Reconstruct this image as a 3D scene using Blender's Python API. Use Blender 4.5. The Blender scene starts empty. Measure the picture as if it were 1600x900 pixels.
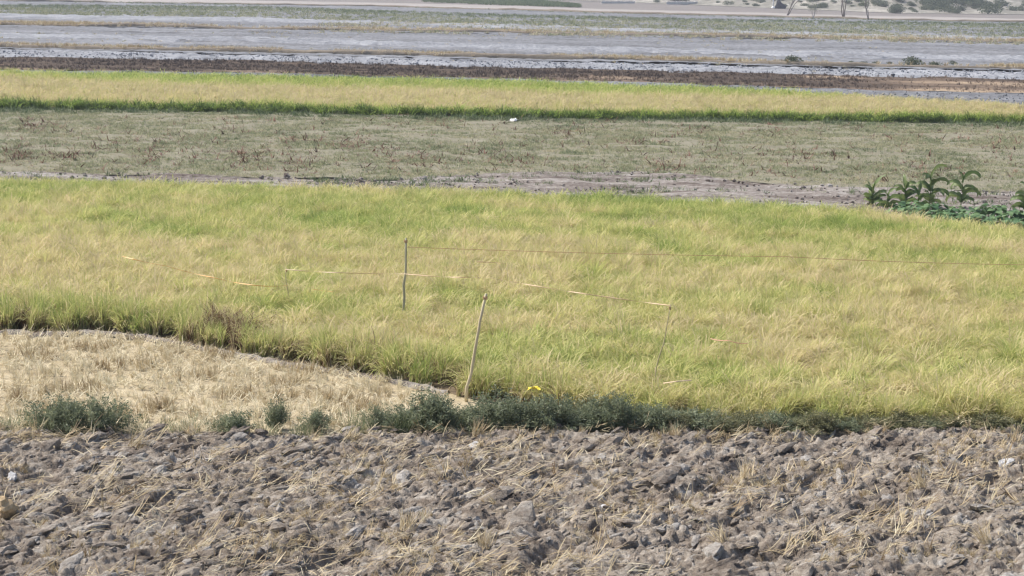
import bpy, bmesh, math, random
import numpy as np
from mathutils import Vector, Matrix, Euler

# ------------------------------------------------------------------ camera
W0, H0, FPX = 1600.0, 900.0, 3200.0          # photograph size and focal length in its pixels
CAM_H = 8.1
PITCH = math.radians(8.7)
ROLL = math.radians(1.2)
scene = bpy.context.scene
col = scene.collection
cam_data = bpy.data.cameras.new('camera')
cam_data.sensor_width = 36.0
cam_data.lens = 36.0 * FPX / W0
cam_data.clip_start = 0.5
cam_data.clip_end = 9000.0
cam = bpy.data.objects.new('camera', cam_data)
col.objects.link(cam)
scene.camera = cam
Fv = np.array([0, math.cos(PITCH), -math.sin(PITCH)])
R0 = np.array([1.0, 0, 0]); U0 = np.array([0, math.sin(PITCH), math.cos(PITCH)])
Rv = R0 * math.cos(ROLL) + U0 * math.sin(ROLL)
Uv = U0 * math.cos(ROLL) - R0 * math.sin(ROLL)
M = Matrix(((Rv[0], Uv[0], -Fv[0], 0), (Rv[1], Uv[1], -Fv[1], 0), (Rv[2], Uv[2], -Fv[2], CAM_H), (0, 0, 0, 1)))
cam.matrix_world = M

# ------------------------------------------------------------------ sky and sun
SUN_EL, SUN_AZ = math.radians(50), math.radians(-66)   # azimuth measured from +Y towards +X: sun behind the fields, to the left
world = bpy.data.worlds.new('World'); scene.world = world
world.use_nodes = True
wn = world.node_tree.nodes; wn.clear()
sky = wn.new('ShaderNodeTexSky'); sky.sky_type = 'NISHITA'; sky.sun_disc = False
sky.sun_elevation = SUN_EL; sky.sun_rotation = SUN_AZ
sky.air_density = 1.0; sky.dust_density = 3.0; sky.ozone_density = 1.0
bgn = wn.new('ShaderNodeBackground'); bgn.inputs['Strength'].default_value = 0.105
wo = wn.new('ShaderNodeOutputWorld')
world.node_tree.links.new(sky.outputs[0], bgn.inputs[0]); world.node_tree.links.new(bgn.outputs[0], wo.inputs[0])
sun_data = bpy.data.lights.new('sun', 'SUN'); sun_data.energy = 3.5; sun_data.angle = math.radians(1.2)
sun_data.color = (1.0, 0.94, 0.84)
sun = bpy.data.objects.new('sun', sun_data); col.objects.link(sun)
sdir = Vector((math.cos(SUN_EL) * math.sin(SUN_AZ), math.cos(SUN_EL) * math.cos(SUN_AZ), math.sin(SUN_EL)))
sun.rotation_euler = sdir.to_track_quat('Z', 'Y').to_euler()
sun.location = sdir * 50
vs = scene.view_settings
vs.view_transform = 'Standard'; vs.look = 'None'; vs.exposure = 0.68; vs.gamma = 1.0; vs.use_curve_mapping = False
scene.render.engine = 'CYCLES'
scene.cycles.max_bounces = 4; scene.cycles.diffuse_bounces = 2; scene.cycles.glossy_bounces = 1
scene.cycles.transmission_bounces = 2; scene.cycles.volume_bounces = 0
scene.cycles.use_adaptive_sampling = True; scene.cycles.adaptive_threshold = 0.025
scene.cycles.pixel_filter_type = 'BLACKMAN_HARRIS'; scene.cycles.filter_width = 1.3

# ------------------------------------------------------------------ helpers
rng = np.random.default_rng(7)
random.seed(7)
CAMP = np.array([0, 0, CAM_H])

def up(x, y, z=0.0):
    """photo pixel -> world point on the level plane z"""
    x = np.asarray(x, float); y = np.asarray(y, float)
    d = Fv * FPX + (x[..., None] - 800) * Rv - (y[..., None] - 450) * Uv
    t = (z - CAM_H) / d[..., 2]
    return CAMP + d * t[..., None]

def up1(x, y, z=0.0):
    return Vector(up(np.array([x]), np.array([y]), z)[0])

def atY(x, y, Y):
    """photo pixel -> world point in the vertical plane at distance Y"""
    d = Fv * FPX + (x - 800) * Rv - (y - 450) * Uv
    return Vector(CAMP + d * (Y / d[1]))

def proj(P):
    q = P - CAMP
    w = q @ Fv
    return 800 + FPX * (q @ Rv) / w, 450 - FPX * (q @ Uv) / w

_tab = np.random.default_rng(11).random((256, 256))
def vn(x, y, seed=0):
    x = np.asarray(x, float) + seed * 17.31; y = np.asarray(y, float) + seed * 5.77
    xi = np.floor(x).astype(int); yi = np.floor(y).astype(int)
    fx = x - xi; fy = y - yi
    fx = fx * fx * (3 - 2 * fx); fy = fy * fy * (3 - 2 * fy)
    a = _tab[xi & 255, yi & 255]; b = _tab[(xi + 1) & 255, yi & 255]
    c = _tab[xi & 255, (yi + 1) & 255]; d = _tab[(xi + 1) & 255, (yi + 1) & 255]
    return (a * (1 - fx) + b * fx) * (1 - fy) + (c * (1 - fx) + d * fx) * fy - 0.5

def fbm(x, y, oct=4, seed=0):
    s = 0; a = 1.0; n = 0
    for o in range(oct):
        s = s + a * vn(x * 2 ** o, y * 2 ** o, seed + o * 3); n += a; a *= 0.55
    return s / n * 2          # about -1..1

def tag(o, label=None, cat=None, group=None, kind=None):
    if label: o['label'] = label
    if cat: o['category'] = cat
    if group: o['group'] = group
    if kind: o['kind'] = kind
    return o

def mesh(name, verts, faces, smooth=False):
    me = bpy.data.meshes.new(name)
    me.from_pydata([tuple(v) for v in verts], [], faces)
    if smooth: me.polygons.foreach_set('use_smooth', [True] * len(me.polygons))
    me.update()
    return me

def obj(name, me, m=None, parent=None):
    o = bpy.data.objects.new(name, me); col.objects.link(o)
    if m is not None and not me.materials: me.materials.append(m)
    if parent: o.parent = parent
    return o

def empty(name, loc, rz=0.0, scale=1.0):
    o = bpy.data.objects.new(name, None); col.objects.link(o)
    o.location = loc; o.rotation_euler = (0, 0, rz); o.scale = (scale,) * 3
    o.empty_display_size = 0.1
    return o

def copy_tree(o, parent=None):
    c = o.copy(); col.objects.link(c); c.parent = parent
    for ch in list(o.children): copy_tree(ch, c)
    return c

# ------------------------------------------------------------------ materials
class NT:
    def __init__(self, name, rough=0.9, spec=0.2):
        self.m = bpy.data.materials.new(name); self.m.use_nodes = True
        self.t = self.m.node_tree; self.n = self.t.nodes
        self.b = self.n['Principled BSDF']; self.out = self.n['Material Output']
        self.b.inputs['Roughness'].default_value = rough
        self.b.inputs['Specular IOR Level'].default_value = spec
    def new(self, k, **kw):
        nd = self.n.new(k)
        for a, v in kw.items(): setattr(nd, a, v)
        return nd
    def link(self, a, b): self.t.links.new(a, b)
    def pos(self, sc=(1, 1, 1)):
        g = self.new('ShaderNodeNewGeometry'); mp = self.new('ShaderNodeMapping')
        mp.inputs['Scale'].default_value = sc; self.link(g.outputs['Position'], mp.inputs['Vector'])
        return mp.outputs[0]
    def noise(self, vec, scale, detail=5, rough=0.6):
        nd = self.new('ShaderNodeTexNoise'); nd.inputs['Scale'].default_value = scale
        nd.inputs['Detail'].default_value = detail; nd.inputs['Roughness'].default_value = rough
        self.link(vec, nd.inputs['Vector']); return nd.outputs[0]
    def ramp(self, fac, stops):
        r = self.new('ShaderNodeValToRGB'); e = r.color_ramp.elements
        while len(e) < len(stops): e.new(0.5)
        for i, (p, c) in enumerate(stops):
            e[i].position = p; e[i].color = (c[0], c[1], c[2], 1)
        self.link(fac, r.inputs[0]); return r.outputs[0]
    def math(self, op, a, b=None, c=None):
        nd = self.new('ShaderNodeMath', operation=op)
        for i, v in enumerate((a, b, c)):
            if v is None: continue
            if isinstance(v, (int, float)): nd.inputs[i].default_value = v
            else: self.link(v, nd.inputs[i])
        return nd.outputs[0]
    def mix(self, f, a, b, mode='MIX'):
        nd = self.new('ShaderNodeMix', data_type='RGBA', blend_type=mode)
        for i, v in ((0, f), (6, a), (7, b)):
            if isinstance(v, (int, float)): nd.inputs[i].default_value = v
            elif isinstance(v, tuple): nd.inputs[i].default_value = (*v, 1)
            else: self.link(v, nd.inputs[i])
        return nd.outputs[2]
    def bump(self, h, strength, dist):
        b = self.new('ShaderNodeBump'); b.inputs['Strength'].default_value = strength
        b.inputs['Distance'].default_value = dist; self.link(h, b.inputs['Height'])
        self.link(b.outputs[0], self.b.inputs['Normal'])
    def color(self, c):
        if isinstance(c, tuple): self.b.inputs['Base Color'].default_value = (*c, 1)
        else: self.link(c, self.b.inputs['Base Color'])
        return self
    def translucent(self, c, f):
        t = self.new('ShaderNodeBsdfTranslucent'); mx = self.new('ShaderNodeMixShader')
        mx.inputs[0].default_value = f
        if isinstance(c, tuple): t.inputs[0].default_value = (*c, 1)
        else: self.link(c, t.inputs[0])
        self.link(self.b.outputs[0], mx.inputs[1]); self.link(t.outputs[0], mx.inputs[2])
        self.link(mx.outputs[0], self.out.inputs[0])
    def attr(self, name, kind='GEOMETRY'):
        a = self.new('ShaderNodeAttribute', attribute_type=kind, attribute_name=name); return a.outputs['Fac']

def soil_mat(name, stops, scale=1.2, stretch=(1, 1, 1), fine=14.0, bump=0.5, bdist=0.04, fst=(1, 1, 1)):
    n = NT(name, 0.95, 0.1)
    a = n.noise(n.pos(stretch), scale, 6, 0.65); b = n.noise(n.pos(fst), fine, 4, 0.7)
    f = n.math('ADD', n.math('MULTIPLY', a, 0.55), n.math('MULTIPLY', b, 0.45))
    n.color(n.ramp(f, stops)); n.bump(b, bump, bdist)
    return n.m

def plant_mat(name, stops, trans=0.3, spread=0.35, rough=0.7):
    """colour from an instance value c plus a per-blade value tone"""
    n = NT(name, rough, 0.25)
    c = n.attr('c', 'INSTANCER'); t = n.attr('tone')
    f = n.math('ADD', c, n.math('MULTIPLY', n.math('SUBTRACT', t, 0.5), spread))
    cc = n.ramp(f, stops); n.color(cc); n.translucent(cc, trans)
    return n.m

def leaf_mat(name, c1, c2, trans=0.25, rough=0.55):
    n = NT(name, rough, 0.3)
    t = n.attr('tone'); cc = n.mix(t, c1, c2); n.color(cc); n.translucent(cc, trans)
    return n.m

def plain_mat(name, c1, c2, scale=8.0, rough=0.8, bump=0.3, bdist=0.01, stretch=(1, 1, 1)):
    n = NT(name, rough, 0.2)
    a = n.noise(n.pos(stretch), scale, 5, 0.65)
    n.color(n.ramp(a, [(0.3, c1), (0.7, c2)])); n.bump(a, bump, bdist)
    return n.m

MAT = {}
# ploughed soil and clods
def clod_mat(name, inst):
    n = NT(name, 0.95, 0.1)
    g = n.new('ShaderNodeNewGeometry'); mp = n.new('ShaderNodeMapping')
    mp.inputs['Rotation'].default_value = (0, 0, math.radians(-55)); mp.inputs['Scale'].default_value = (0.55, 1.35, 1.35)
    n.link(g.outputs['Position'], mp.inputs['Vector'])
    rnd = n.math('MULTIPLY_ADD', n.noise(mp.outputs[0], 1.7, 5, 0.68), 2.0, -0.52)
    if inst == 'info':
        oi = n.new('ShaderNodeObjectInfo')
        rnd = n.math('ADD', n.math('MULTIPLY', rnd, 0.72), n.math('MULTIPLY', oi.outputs['Random'], 0.30))
    base = n.ramp(rnd, [(0.0, (0.150, 0.124, 0.106)), (0.25, (0.265, 0.226, 0.193)), (0.45, (0.375, 0.328, 0.282)),
                        (0.60, (0.47, 0.422, 0.370)), (0.76, (0.55, 0.515, 0.470)), (1.0, (0.66, 0.65, 0.64))])
    if inst == 'info':
        base = n.mix(n.math('MULTIPLY', n.math('GREATER_THAN', oi.outputs['Random'], 0.85), 0.5), base, (0.53, 0.525, 0.52))
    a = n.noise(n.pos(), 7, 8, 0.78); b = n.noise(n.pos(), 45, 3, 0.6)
    sh = n.ramp(a, [(0.34, (0.48, 0.44, 0.41)), (0.5, (0.92, 0.90, 0.87)), (0.66, (1.28, 1.28, 1.28))])  # darkens hollows of the bump noise: crevice shade put into the soil colour
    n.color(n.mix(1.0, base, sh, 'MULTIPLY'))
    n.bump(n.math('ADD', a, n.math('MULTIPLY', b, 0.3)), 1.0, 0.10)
    return n.m
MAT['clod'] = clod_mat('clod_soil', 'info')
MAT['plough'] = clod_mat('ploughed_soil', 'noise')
MAT['stone'] = plain_mat('pale_stone', (0.36, 0.36, 0.365), (0.54, 0.54, 0.55), 9, 0.8, 0.4, 0.02)
MAT['tan_stone'] = plain_mat('tan_stone', (0.36, 0.26, 0.15), (0.52, 0.40, 0.25), 7, 0.85, 0.4, 0.02)
MAT['ground'] = soil_mat('base_soil', [(0.35, (0.17, 0.155, 0.145)), (0.65, (0.23, 0.21, 0.20))], 0.05, (1, 1, 1), 1.0, 0.3, 0.05)
MAT['stubble_soil'] = soil_mat('stubble_soil', [(0.35, (0.28, 0.23, 0.155)), (0.5, (0.43, 0.365, 0.25)), (0.65, (0.54, 0.475, 0.34))], 1.4, (1, 1, 1), 18, 0.6, 0.03)
MAT['rice_soil'] = soil_mat('paddy_soil', [(0.35, (0.12, 0.09, 0.06)), (0.65, (0.24, 0.19, 0.13))], 1.0)
MAT['weedy_soil'] = soil_mat('weedy_soil', [(0.34, (0.17, 0.148, 0.112)), (0.5, (0.225, 0.212, 0.158)), (0.66, (0.285, 0.27, 0.205))], 0.7, (0.5, 1, 1), 6, 0.7, 0.06)
MAT['path_soil'] = soil_mat('path_soil', [(0.40, (0.105, 0.085, 0.076)), (0.49, (0.20, 0.175, 0.158)), (0.54, (0.27, 0.248, 0.23)), (0.62, (0.36, 0.342, 0.325))], 0.55, (0.35, 1.6, 1), 5, 0.8, 0.08)
MAT['grey_soil'] = soil_mat('grey_tilled_soil', [(0.38, (0.100, 0.103, 0.112)), (0.5, (0.182, 0.188, 0.204)), (0.62, (0.262, 0.271, 0.296))], 0.22, (0.25, 0.5, 1), 0.9, 1.0, 0.3, (1.6, 0.7, 1))
MAT['pale_soil'] = soil_mat('pale_tilled_soil', [(0.38, (0.160, 0.168, 0.188)), (0.5, (0.262, 0.273, 0.300)), (0.62, (0.352, 0.366, 0.400))], 0.5, (0.3, 0.2, 1), 1.0, 1.0, 0.3, (1.8, 0.9, 1))
MAT['track_soil'] = soil_mat('track_soil', [(0.36, (0.27, 0.25, 0.24)), (0.64, (0.38, 0.355, 0.34))], 0.15, (0.2, 1, 1), 1.5, 0.4, 0.05)
MAT['bund'] = soil_mat('bund_soil', [(0.36, (0.17, 0.145, 0.115)), (0.64, (0.27, 0.23, 0.18))], 0.6, (0.5, 1, 1), 4, 0.7, 0.08)
MAT['hill'] = soil_mat('hillside_soil', [(0.38, (0.15, 0.145, 0.125)), (0.5, (0.24, 0.23, 0.20)), (0.62, (0.42, 0.40, 0.36))], 0.05, (1, 0.5, 1), 0.4, 0.5, 0.3)

def burnt_mat():
    n = NT('burnt_soil', 0.95, 0.1)
    a = n.noise(n.pos((0.16, 0.9, 1)), 0.8, 5, 0.65); b = n.noise(n.pos(), 3.0, 4, 0.7)
    ar = n.attr('tan')
    f = n.math('ADD', n.math('MULTIPLY', a, 0.6), n.math('MULTIPLY', b, 0.3))
    f = n.math('ADD', f, ar)
    n.color(n.ramp(f, [(0.36, (0.045, 0.034, 0.027)), (0.50, (0.095, 0.071, 0.055)), (0.60, (0.19, 0.142, 0.105)),
                       (0.74, (0.36, 0.28, 0.20)), (0.9, (0.55, 0.45, 0.34))]))
    n.bump(b, 0.8, 0.1); return n.m
MAT['burnt'] = burnt_mat()

GREEN = (0.22, 0.315, 0.075); YGREEN = (0.44, 0.490, 0.155); YEL = (0.63, 0.595, 0.262); TAN = (0.685, 0.58, 0.36); BROWN = (0.16, 0.10, 0.055)
MAT['rice'] = plant_mat('rice_leaf', [(0.0, GREEN), (0.28, YGREEN), (0.54, YEL), (0.76, TAN), (0.90, TAN), (1.0, BROWN)], 0.42, 0.40)
k_ = lambda q, f: tuple(v * f for v in q)
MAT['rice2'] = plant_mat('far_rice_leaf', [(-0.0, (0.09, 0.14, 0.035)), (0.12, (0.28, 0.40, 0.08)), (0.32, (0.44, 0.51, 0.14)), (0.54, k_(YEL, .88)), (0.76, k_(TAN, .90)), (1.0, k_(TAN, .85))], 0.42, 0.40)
MAT['straw'] = plant_mat('straw', [(0.0, (0.27, 0.19, 0.11)), (0.35, (0.46, 0.36, 0.215)), (0.7, (0.62, 0.53, 0.35)), (1.0, (0.74, 0.68, 0.50))], 0.15, 0.5, 0.6)
MAT['weed'] = plant_mat('weed_leaf', [(0.0, (0.10, 0.145, 0.07)), (0.4, (0.29, 0.31, 0.175)), (0.7, (0.43, 0.41, 0.27)), (1.0, (0.50, 0.42, 0.29))], 0.25, 0.4)
MAT['dead'] = plant_mat('dead_plant', [(0.0, (0.06, 0.035, 0.028)), (0.5, (0.16, 0.082, 0.058)), (1.0, (0.26, 0.15, 0.11))], 0.1, 0.5)
MAT['char'] = plant_mat('charred_stubble', [(0.0, (0.045, 0.034, 0.032)), (0.5, (0.11, 0.082, 0.070)), (0.8, (0.26, 0.19, 0.13)), (1.0, (0.45, 0.34, 0.23))], 0.05, 0.5)
MAT['bush'] = leaf_mat('bush_leaf', (0.115, 0.148, 0.090), (0.30, 0.33, 0.205), 0.35)
MAT['olive'] = leaf_mat('olive_weed_leaf', (0.12, 0.13, 0.065), (0.31, 0.30, 0.165), 0.3)
MAT['stem'] = plain_mat('woody_stem', (0.12, 0.09, 0.06), (0.24, 0.18, 0.12), 20)
MAT['shrub'] = leaf_mat('far_shrub_leaf', (0.07, 0.095, 0.055), (0.17, 0.19, 0.12), 0.25)
MAT['maize'] = leaf_mat('maize_leaf', (0.07, 0.125, 0.045), (0.21, 0.27, 0.10), 0.3, 0.45)
MAT['maize_stalk'] = plain_mat('maize_stalk', (0.10, 0.14, 0.05), (0.20, 0.22, 0.09), 12)
MAT['bean'] = leaf_mat('bean_leaf', (0.08, 0.165, 0.072), (0.20, 0.31, 0.14), 0.3, 0.5)
MAT['crop'] = leaf_mat('far_crop_leaf', (0.03, 0.08, 0.03), (0.07, 0.14, 0.05), 0.2)
MAT['bark'] = plain_mat('bark', (0.13, 0.11, 0.10), (0.26, 0.23, 0.21), 3, 0.9, 0.6, 0.04, (1, 1, 0.3))
MAT['pale_bark'] = plain_mat('pale_bark', (0.32, 0.29, 0.27), (0.46, 0.43, 0.40), 3, 0.9, 0.5, 0.04, (1, 1, 0.3))
MAT['tree_leaf'] = leaf_mat('tree_leaf', (0.05, 0.075, 0.03), (0.12, 0.15, 0.06), 0.25)
MAT['wood_grey'] = plain_mat('weathered_wood', (0.32, 0.31, 0.22), (0.50, 0.47, 0.35), 10, 0.85, 0.4, 0.01, (1, 1, 0.15))
MAT['wood_pale'] = plain_mat('pale_cane', (0.50, 0.42, 0.27), (0.68, 0.60, 0.42), 10, 0.7, 0.3, 0.01, (1, 1, 0.15))
MAT['wood_brown'] = plain_mat('brown_cane', (0.38, 0.32, 0.19), (0.55, 0.48, 0.30), 10, 0.8, 0.3, 0.01, (1, 1, 0.15))
def tape_mat(name, c1, c2):
    n = NT(name, 0.4, 0.5); g = n.new('ShaderNodeNewGeometry')
    n.color(n.mix(g.outputs['Backfacing'], c1, c2)); return n.m
MAT['tape_white'] = tape_mat('tape_white_red', (0.64, 0.47, 0.31), (0.50, 0.27, 0.16))
MAT['tape_orange'] = tape_mat('tape_orange', (0.70, 0.40, 0.14), (0.16, 0.13, 0.08))
MAT['tape_red'] = tape_mat('tape_pink', (0.62, 0.33, 0.24), (0.55, 0.30, 0.20))
MAT['string'] = plain_mat('rust_string', (0.38, 0.22, 0.13), (0.55, 0.36, 0.22), 6)
MAT['yellow'] = plain_mat('yellow_plastic', (0.75, 0.60, 0.05), (0.85, 0.70, 0.10), 10, 0.4)
MAT['white'] = plain_mat('white_plastic', (0.72, 0.73, 0.74), (0.84, 0.84, 0.84), 6, 0.5)
MAT['white_paint'] = plain_mat('white_paint', (0.78, 0.78, 0.77), (0.85, 0.85, 0.84), 2, 0.6)
MAT['navy'] = plain_mat('navy_tarpaulin', (0.020, 0.020, 0.028), (0.045, 0.045, 0.060), 1.5, 0.6, 0.6, 0.1)
MAT['lime'] = plain_mat('limewashed_wall', (0.60, 0.57, 0.52), (0.74, 0.72, 0.68), 0.6, 0.9)

# ------------------------------------------------------------------ setting
def line_fn(pts):
    xs = np.array([p[0] for p in pts], float); ys = np.array([p[1] for p in pts], float)
    def f(x):
        x = np.asarray(x, float); y = np.interp(x, xs, ys)
        lo = (ys[1] - ys[0]) / (xs[1] - xs[0]); hi = (ys[-1] - ys[-2]) / (xs[-1] - xs[-2])
        y = np.where(x < xs[0], ys[0] + (x - xs[0]) * lo, y)
        return np.where(x > xs[-1], ys[-1] + (x - xs[-1]) * hi, y)
    return f

L = {k: line_fn(v) for k, v in {
    'plough_far': [(0, 673), (300, 677), (500, 681), (640, 674), (900, 670), (1300, 668), (1600, 666)],
    'rice_near': [(0, 518), (120, 520), (240, 526), (330, 545), (430, 563), (520, 578), (640, 600), (735, 621), (850, 640), (1000, 655), (1150, 663), (1300, 666), (1600, 668)],
    'rice_far': [(0, 298), (400, 307), (800, 319), (1100, 332), (1340, 345), (1420, 358), (1600, 378)],      # at ground level; the crop hides it
    'weedy_near': [(0, 269), (400, 276), (640, 280), (780, 270), (1000, 270), (1200, 286), (1400, 297), (1600, 299)],
    'weedy_far': [(0, 170), (400, 176), (800, 185), (1200, 189), (1600, 194)],
    'rice2_far': [(0, 120), (400, 126), (800, 135), (1200, 149), (1400, 161), (1600, 174)],
    'burnt_near': [(0, 109), (400, 114), (800, 124), (1200, 135), (1350, 141), (1600, 146)],
    'burnt_far': [(0, 89), (400, 95), (800, 106), (1200, 115), (1600, 124)],
    'bund1': [(0, 74), (400, 82), (800, 91), (1100, 97), (1300, 103), (1600, 108)],
    'bund2': [(0, 40), (250, 43), (500, 48), (800, 52), (1200, 60), (1600, 67)],
    'green_near': [(0, 22), (400, 28), (800, 39), (1200, 50), (1600, 58)],
    'green_far': [(0, 8), (400, 11), (800, 24), (1200, 32), (1600, 38)],
    'bund3': [(0, 1), (300, 5), (600, 10), (800, 15), (960, 20), (1200, 26), (1400, 31), (1600, 35)],
    'hill': [(0, -24), (700, -6), (1000, 3), (1200, 11), (1400, 19), (1600, 21)],
}.items()}

_rn = L['rice_near']
L['rice_near'] = lambda x: _rn(x) + 4.5 * fbm(np.asarray(x, float) / 34.0, np.asarray(x, float) * 0 + 3.3, 4, 7)
def structure(o, label, cat):
    return tag(o, label, cat, kind='structure')

def sheet(name, far, near, m, label, cat, z0, relief, nx=260, ny=40, x0=-450, x1=2050, attr=None, wav=0.0, sink=0.0):
    xs = np.linspace(x0, x1, nx)
    A = up(xs, far(xs) + wav * fbm(xs / 21.0, xs * 0 + 1.7, 4, 5)); B = up(xs, near(xs) + wav * fbm(xs / 19.0, xs * 0 + 8.1, 4, 9))
    t = np.linspace(0, 1, ny)[:, None, None]
    P = A[None] * (1 - t) + B[None] * t
    X, Y = P[..., 0], P[..., 1]
    P[..., 2] = z0 + relief(X, Y)
    if sink:
        u = np.linspace(0, 1, ny)[:, None]; win = np.clip(np.minimum(u, 1 - u) / 0.16, 0, 1); P[..., 2] = P[..., 2] * win - sink * (1 - win)
    v = P.reshape(-1, 3)
    i = np.arange((ny - 1) * nx).reshape(ny - 1, nx)[:, :-1].ravel()
    f = np.stack([i, i + nx, i + nx + 1, i + 1], 1)
    me = bpy.data.meshes.new(name)
    me.from_pydata(v.tolist(), [], f.tolist())
    me.polygons.foreach_set('use_smooth', [True] * len(me.polygons))
    if attr:
        a = me.attributes.new(attr[0], 'FLOAT', 'POINT'); a.data.foreach_set('value', attr[1](v).astype(np.float32))
    me.update()
    return structure(obj(name, me, m), label, cat)

# base ground, reaching far past the hills
def base_ground():
    n = 60
    xs = np.linspace(-2500, 2500, n); ys = np.linspace(-60, 3600, n)
    v = [(x, y, -0.30) for y in ys for x in xs]
    f = [(j * n + i, j * n + i + 1, (j + 1) * n + i + 1, (j + 1) * n + i) for j in range(n - 1) for i in range(n - 1)]
    structure(obj('ground', mesh('ground', v, f), MAT['ground']), 'flat grey-brown plain lying under all the fields', 'ground')
base_ground()

UD = np.array([math.cos(math.radians(58)), math.sin(math.radians(58))])   # direction of the plough furrows
def plough_h(X, Y):
    a = X * UD[0] + Y * UD[1]; b = -X * UD[1] + Y * UD[0]
    r = 0.24 * (0.5 - np.abs(fbm(a * 0.5, b * 1.4, 3, 4)))
    r = r + 0.20 * (0.35 - np.abs(fbm(a * 1.3, b * 3.0, 4, 9))) + 0.10 * np.abs(fbm(a * 4, b * 8, 3, 13)) + 0.05 * fbm(a * 12, b * 17, 2, 19)
    return r - 0.06
def plough_sheet():
    nx, ny = 760, 440
    xs = np.linspace(-13, 13, nx)
    px = 800 + xs / 36.5 * FPX
    far = up(px, L['plough_far'](px))[:, 1]
    t = np.linspace(0, 1, ny)[:, None]
    Y = (far * 1.006)[None] * (1 - t) + 22.0 * t
    X = np.repeat(xs[None], ny, 0)
    edge = np.clip((far[None] - Y) / 0.7, 0, 1)
    Z = plough_h(X, Y) * (0.3 + 0.7 * edge) - 0.03 * (1 - edge)
    v = np.stack([X, Y, Z], -1).reshape(-1, 3)
    i = np.arange((ny - 1) * nx).reshape(ny - 1, nx)[:, :-1].ravel()
    f = np.stack([i, i + nx, i + nx + 1, i + 1], 1)
    me = bpy.data.meshes.new('ploughed_field'); me.from_pydata(v.tolist(), [], f.tolist()); me.update()
    me.polygons.foreach_set('use_smooth', [True] * len(me.polygons))
    return structure(obj('ploughed_field', me, MAT['plough']), 'rough brown ploughed field of clods in the foreground', 'ploughed field')
PLOUGH = plough_sheet()

sheet('stubble_field', L['rice_near'], lambda x: L['plough_far'](x) + 6, MAT['stubble_soil'],
      'pale straw coloured stubble field at the left', 'stubble field', -0.02,
      lambda X, Y: 0.05 * fbm(X * 0.9, Y * 0.9, 4, 2), 260, 60)
sheet('rice_field', lambda x: L['rice_far'](x) - 2, lambda x: L['rice_near'](x) + 1, MAT['rice_soil'],
      'muddy soil under the nearer rice crop', 'field', -0.01, lambda X, Y: 0.04 * fbm(X, Y, 3, 3), 200, 60)
sheet('field_path', L['weedy_near'], lambda x: L['rice_far'](x) + 1, MAT['path_soil'],
      'bare grey and brown earth strip between weedy field and nearer rice', 'path', 0.02,
      lambda X, Y: 0.16 * fbm(X * 0.35, Y * 0.7, 5, 5) + 0.05 * np.abs(fbm(X * 2, Y * 2, 3, 8)), 420, 60)
sheet('weedy_field', L['weedy_far'], lambda x: L['weedy_near'](x) + 1, MAT['weedy_soil'],
      'grey-green weedy fallow field between the two rice crops', 'fallow field', 0.0,
      lambda X, Y: 0.10 * fbm(X * 0.4, Y * 0.5, 4, 6), 300, 90)
sheet('far_rice_field', L['rice2_far'], lambda x: L['weedy_far'](x) - 1, MAT['rice_soil'],
      'soil under the farther rice crop', 'field', 0.0, lambda X, Y: 0.04 * fbm(X, Y, 2, 3), 160, 40)
sheet('fallow_strip', L['burnt_near'], lambda x: L['rice2_far'](x) + 1, MAT['grey_soil'],
      'grey bare strip tapering along the far side of the farther rice', 'fallow strip', 0.02,
      lambda X, Y: 0.12 * fbm(X * 0.4, Y * 0.6, 4, 16), 260, 30)
def tan_attr(v):
    px, py = proj(v)
    t = np.clip((px - 1340) / 120, 0, 1)
    mid = (L['burnt_near'](px) + L['burnt_far'](px)) / 2
    band = np.exp(-((py - mid + 3) / 4.0) ** 2) + 0.8 * np.exp(-((py - mid - 8) / 3.0) ** 2)
    t2 = np.exp(-((px - 1295) / 60) ** 2) * np.exp(-((py - L['burnt_far'](px) - 3) / 2.5) ** 2) + 0.6 * np.exp(-((px - 960) / 70) ** 2) * np.exp(-((py - mid - 2) / 3) ** 2)
    return 0.04 * t + 0.20 * t * band + 0.32 * t2 + 0.22 * np.exp(-((py - L['burnt_near'](px) + 1) / 3.5) ** 2) * (vn(v[:, 0] * 0.12, v[:, 1] * 0.2, 21) + 0.35)
sheet('burnt_field', L['burnt_far'], lambda x: L['burnt_near'](x) + 0.5, MAT['burnt'],
      'dark brown burnt stubble strip beyond the farther rice', 'burnt field', 0.02,
      lambda X, Y: 0.14 * fbm(X * 0.3, Y * 0.6, 4, 12), 420, 60, attr=('tan', tan_attr), wav=1.2)
def ridged(amp, seed):
    return lambda X, Y: amp * (0.6 * np.abs(fbm(X * 0.55, Y * 0.22, 4, seed)) + 0.4 * fbm(X * 0.2, Y * 0.25, 3, seed + 2))
sheet('pale_tilled_strip', lambda x: L['bund1'](x) + 4, lambda x: L['burnt_far'](x) + 0.6, MAT['pale_soil'],
      'pale lilac-grey tilled strip just beyond the burnt stubble', 'tilled field', 0.05, ridged(0.42, 31), 520, 50, wav=1.6, sink=0.06)
sheet('grey_tilled_field', L['bund2'], lambda x: L['bund1'](x) + 3, MAT['grey_soil'],
      'wide grey tilled field between the two dry grass bunds', 'tilled field', 0.0, ridged(0.35, 41), 420, 80)
mid1 = line_fn([(0, 56), (400, 63), (800, 74), (1200, 84), (1600, 93)])
sheet('pale_furrow_strip', lambda x: mid1(x) - 4, lambda x: mid1(x) + 4, MAT['pale_soil'],
      'narrow pale furrow strip across the middle of the grey tilled field', 'tilled field', 0.10, ridged(0.45, 47), 520, 30, wav=1.6, sink=0.06)
sheet('sparse_grass_field', L['green_far'], lambda x: L['bund2'](x) + 1, MAT['grey_soil'],
      'far grey field under a band of sparse green weeds', 'field', 0.03, ridged(0.3, 53), 300, 50)
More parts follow.
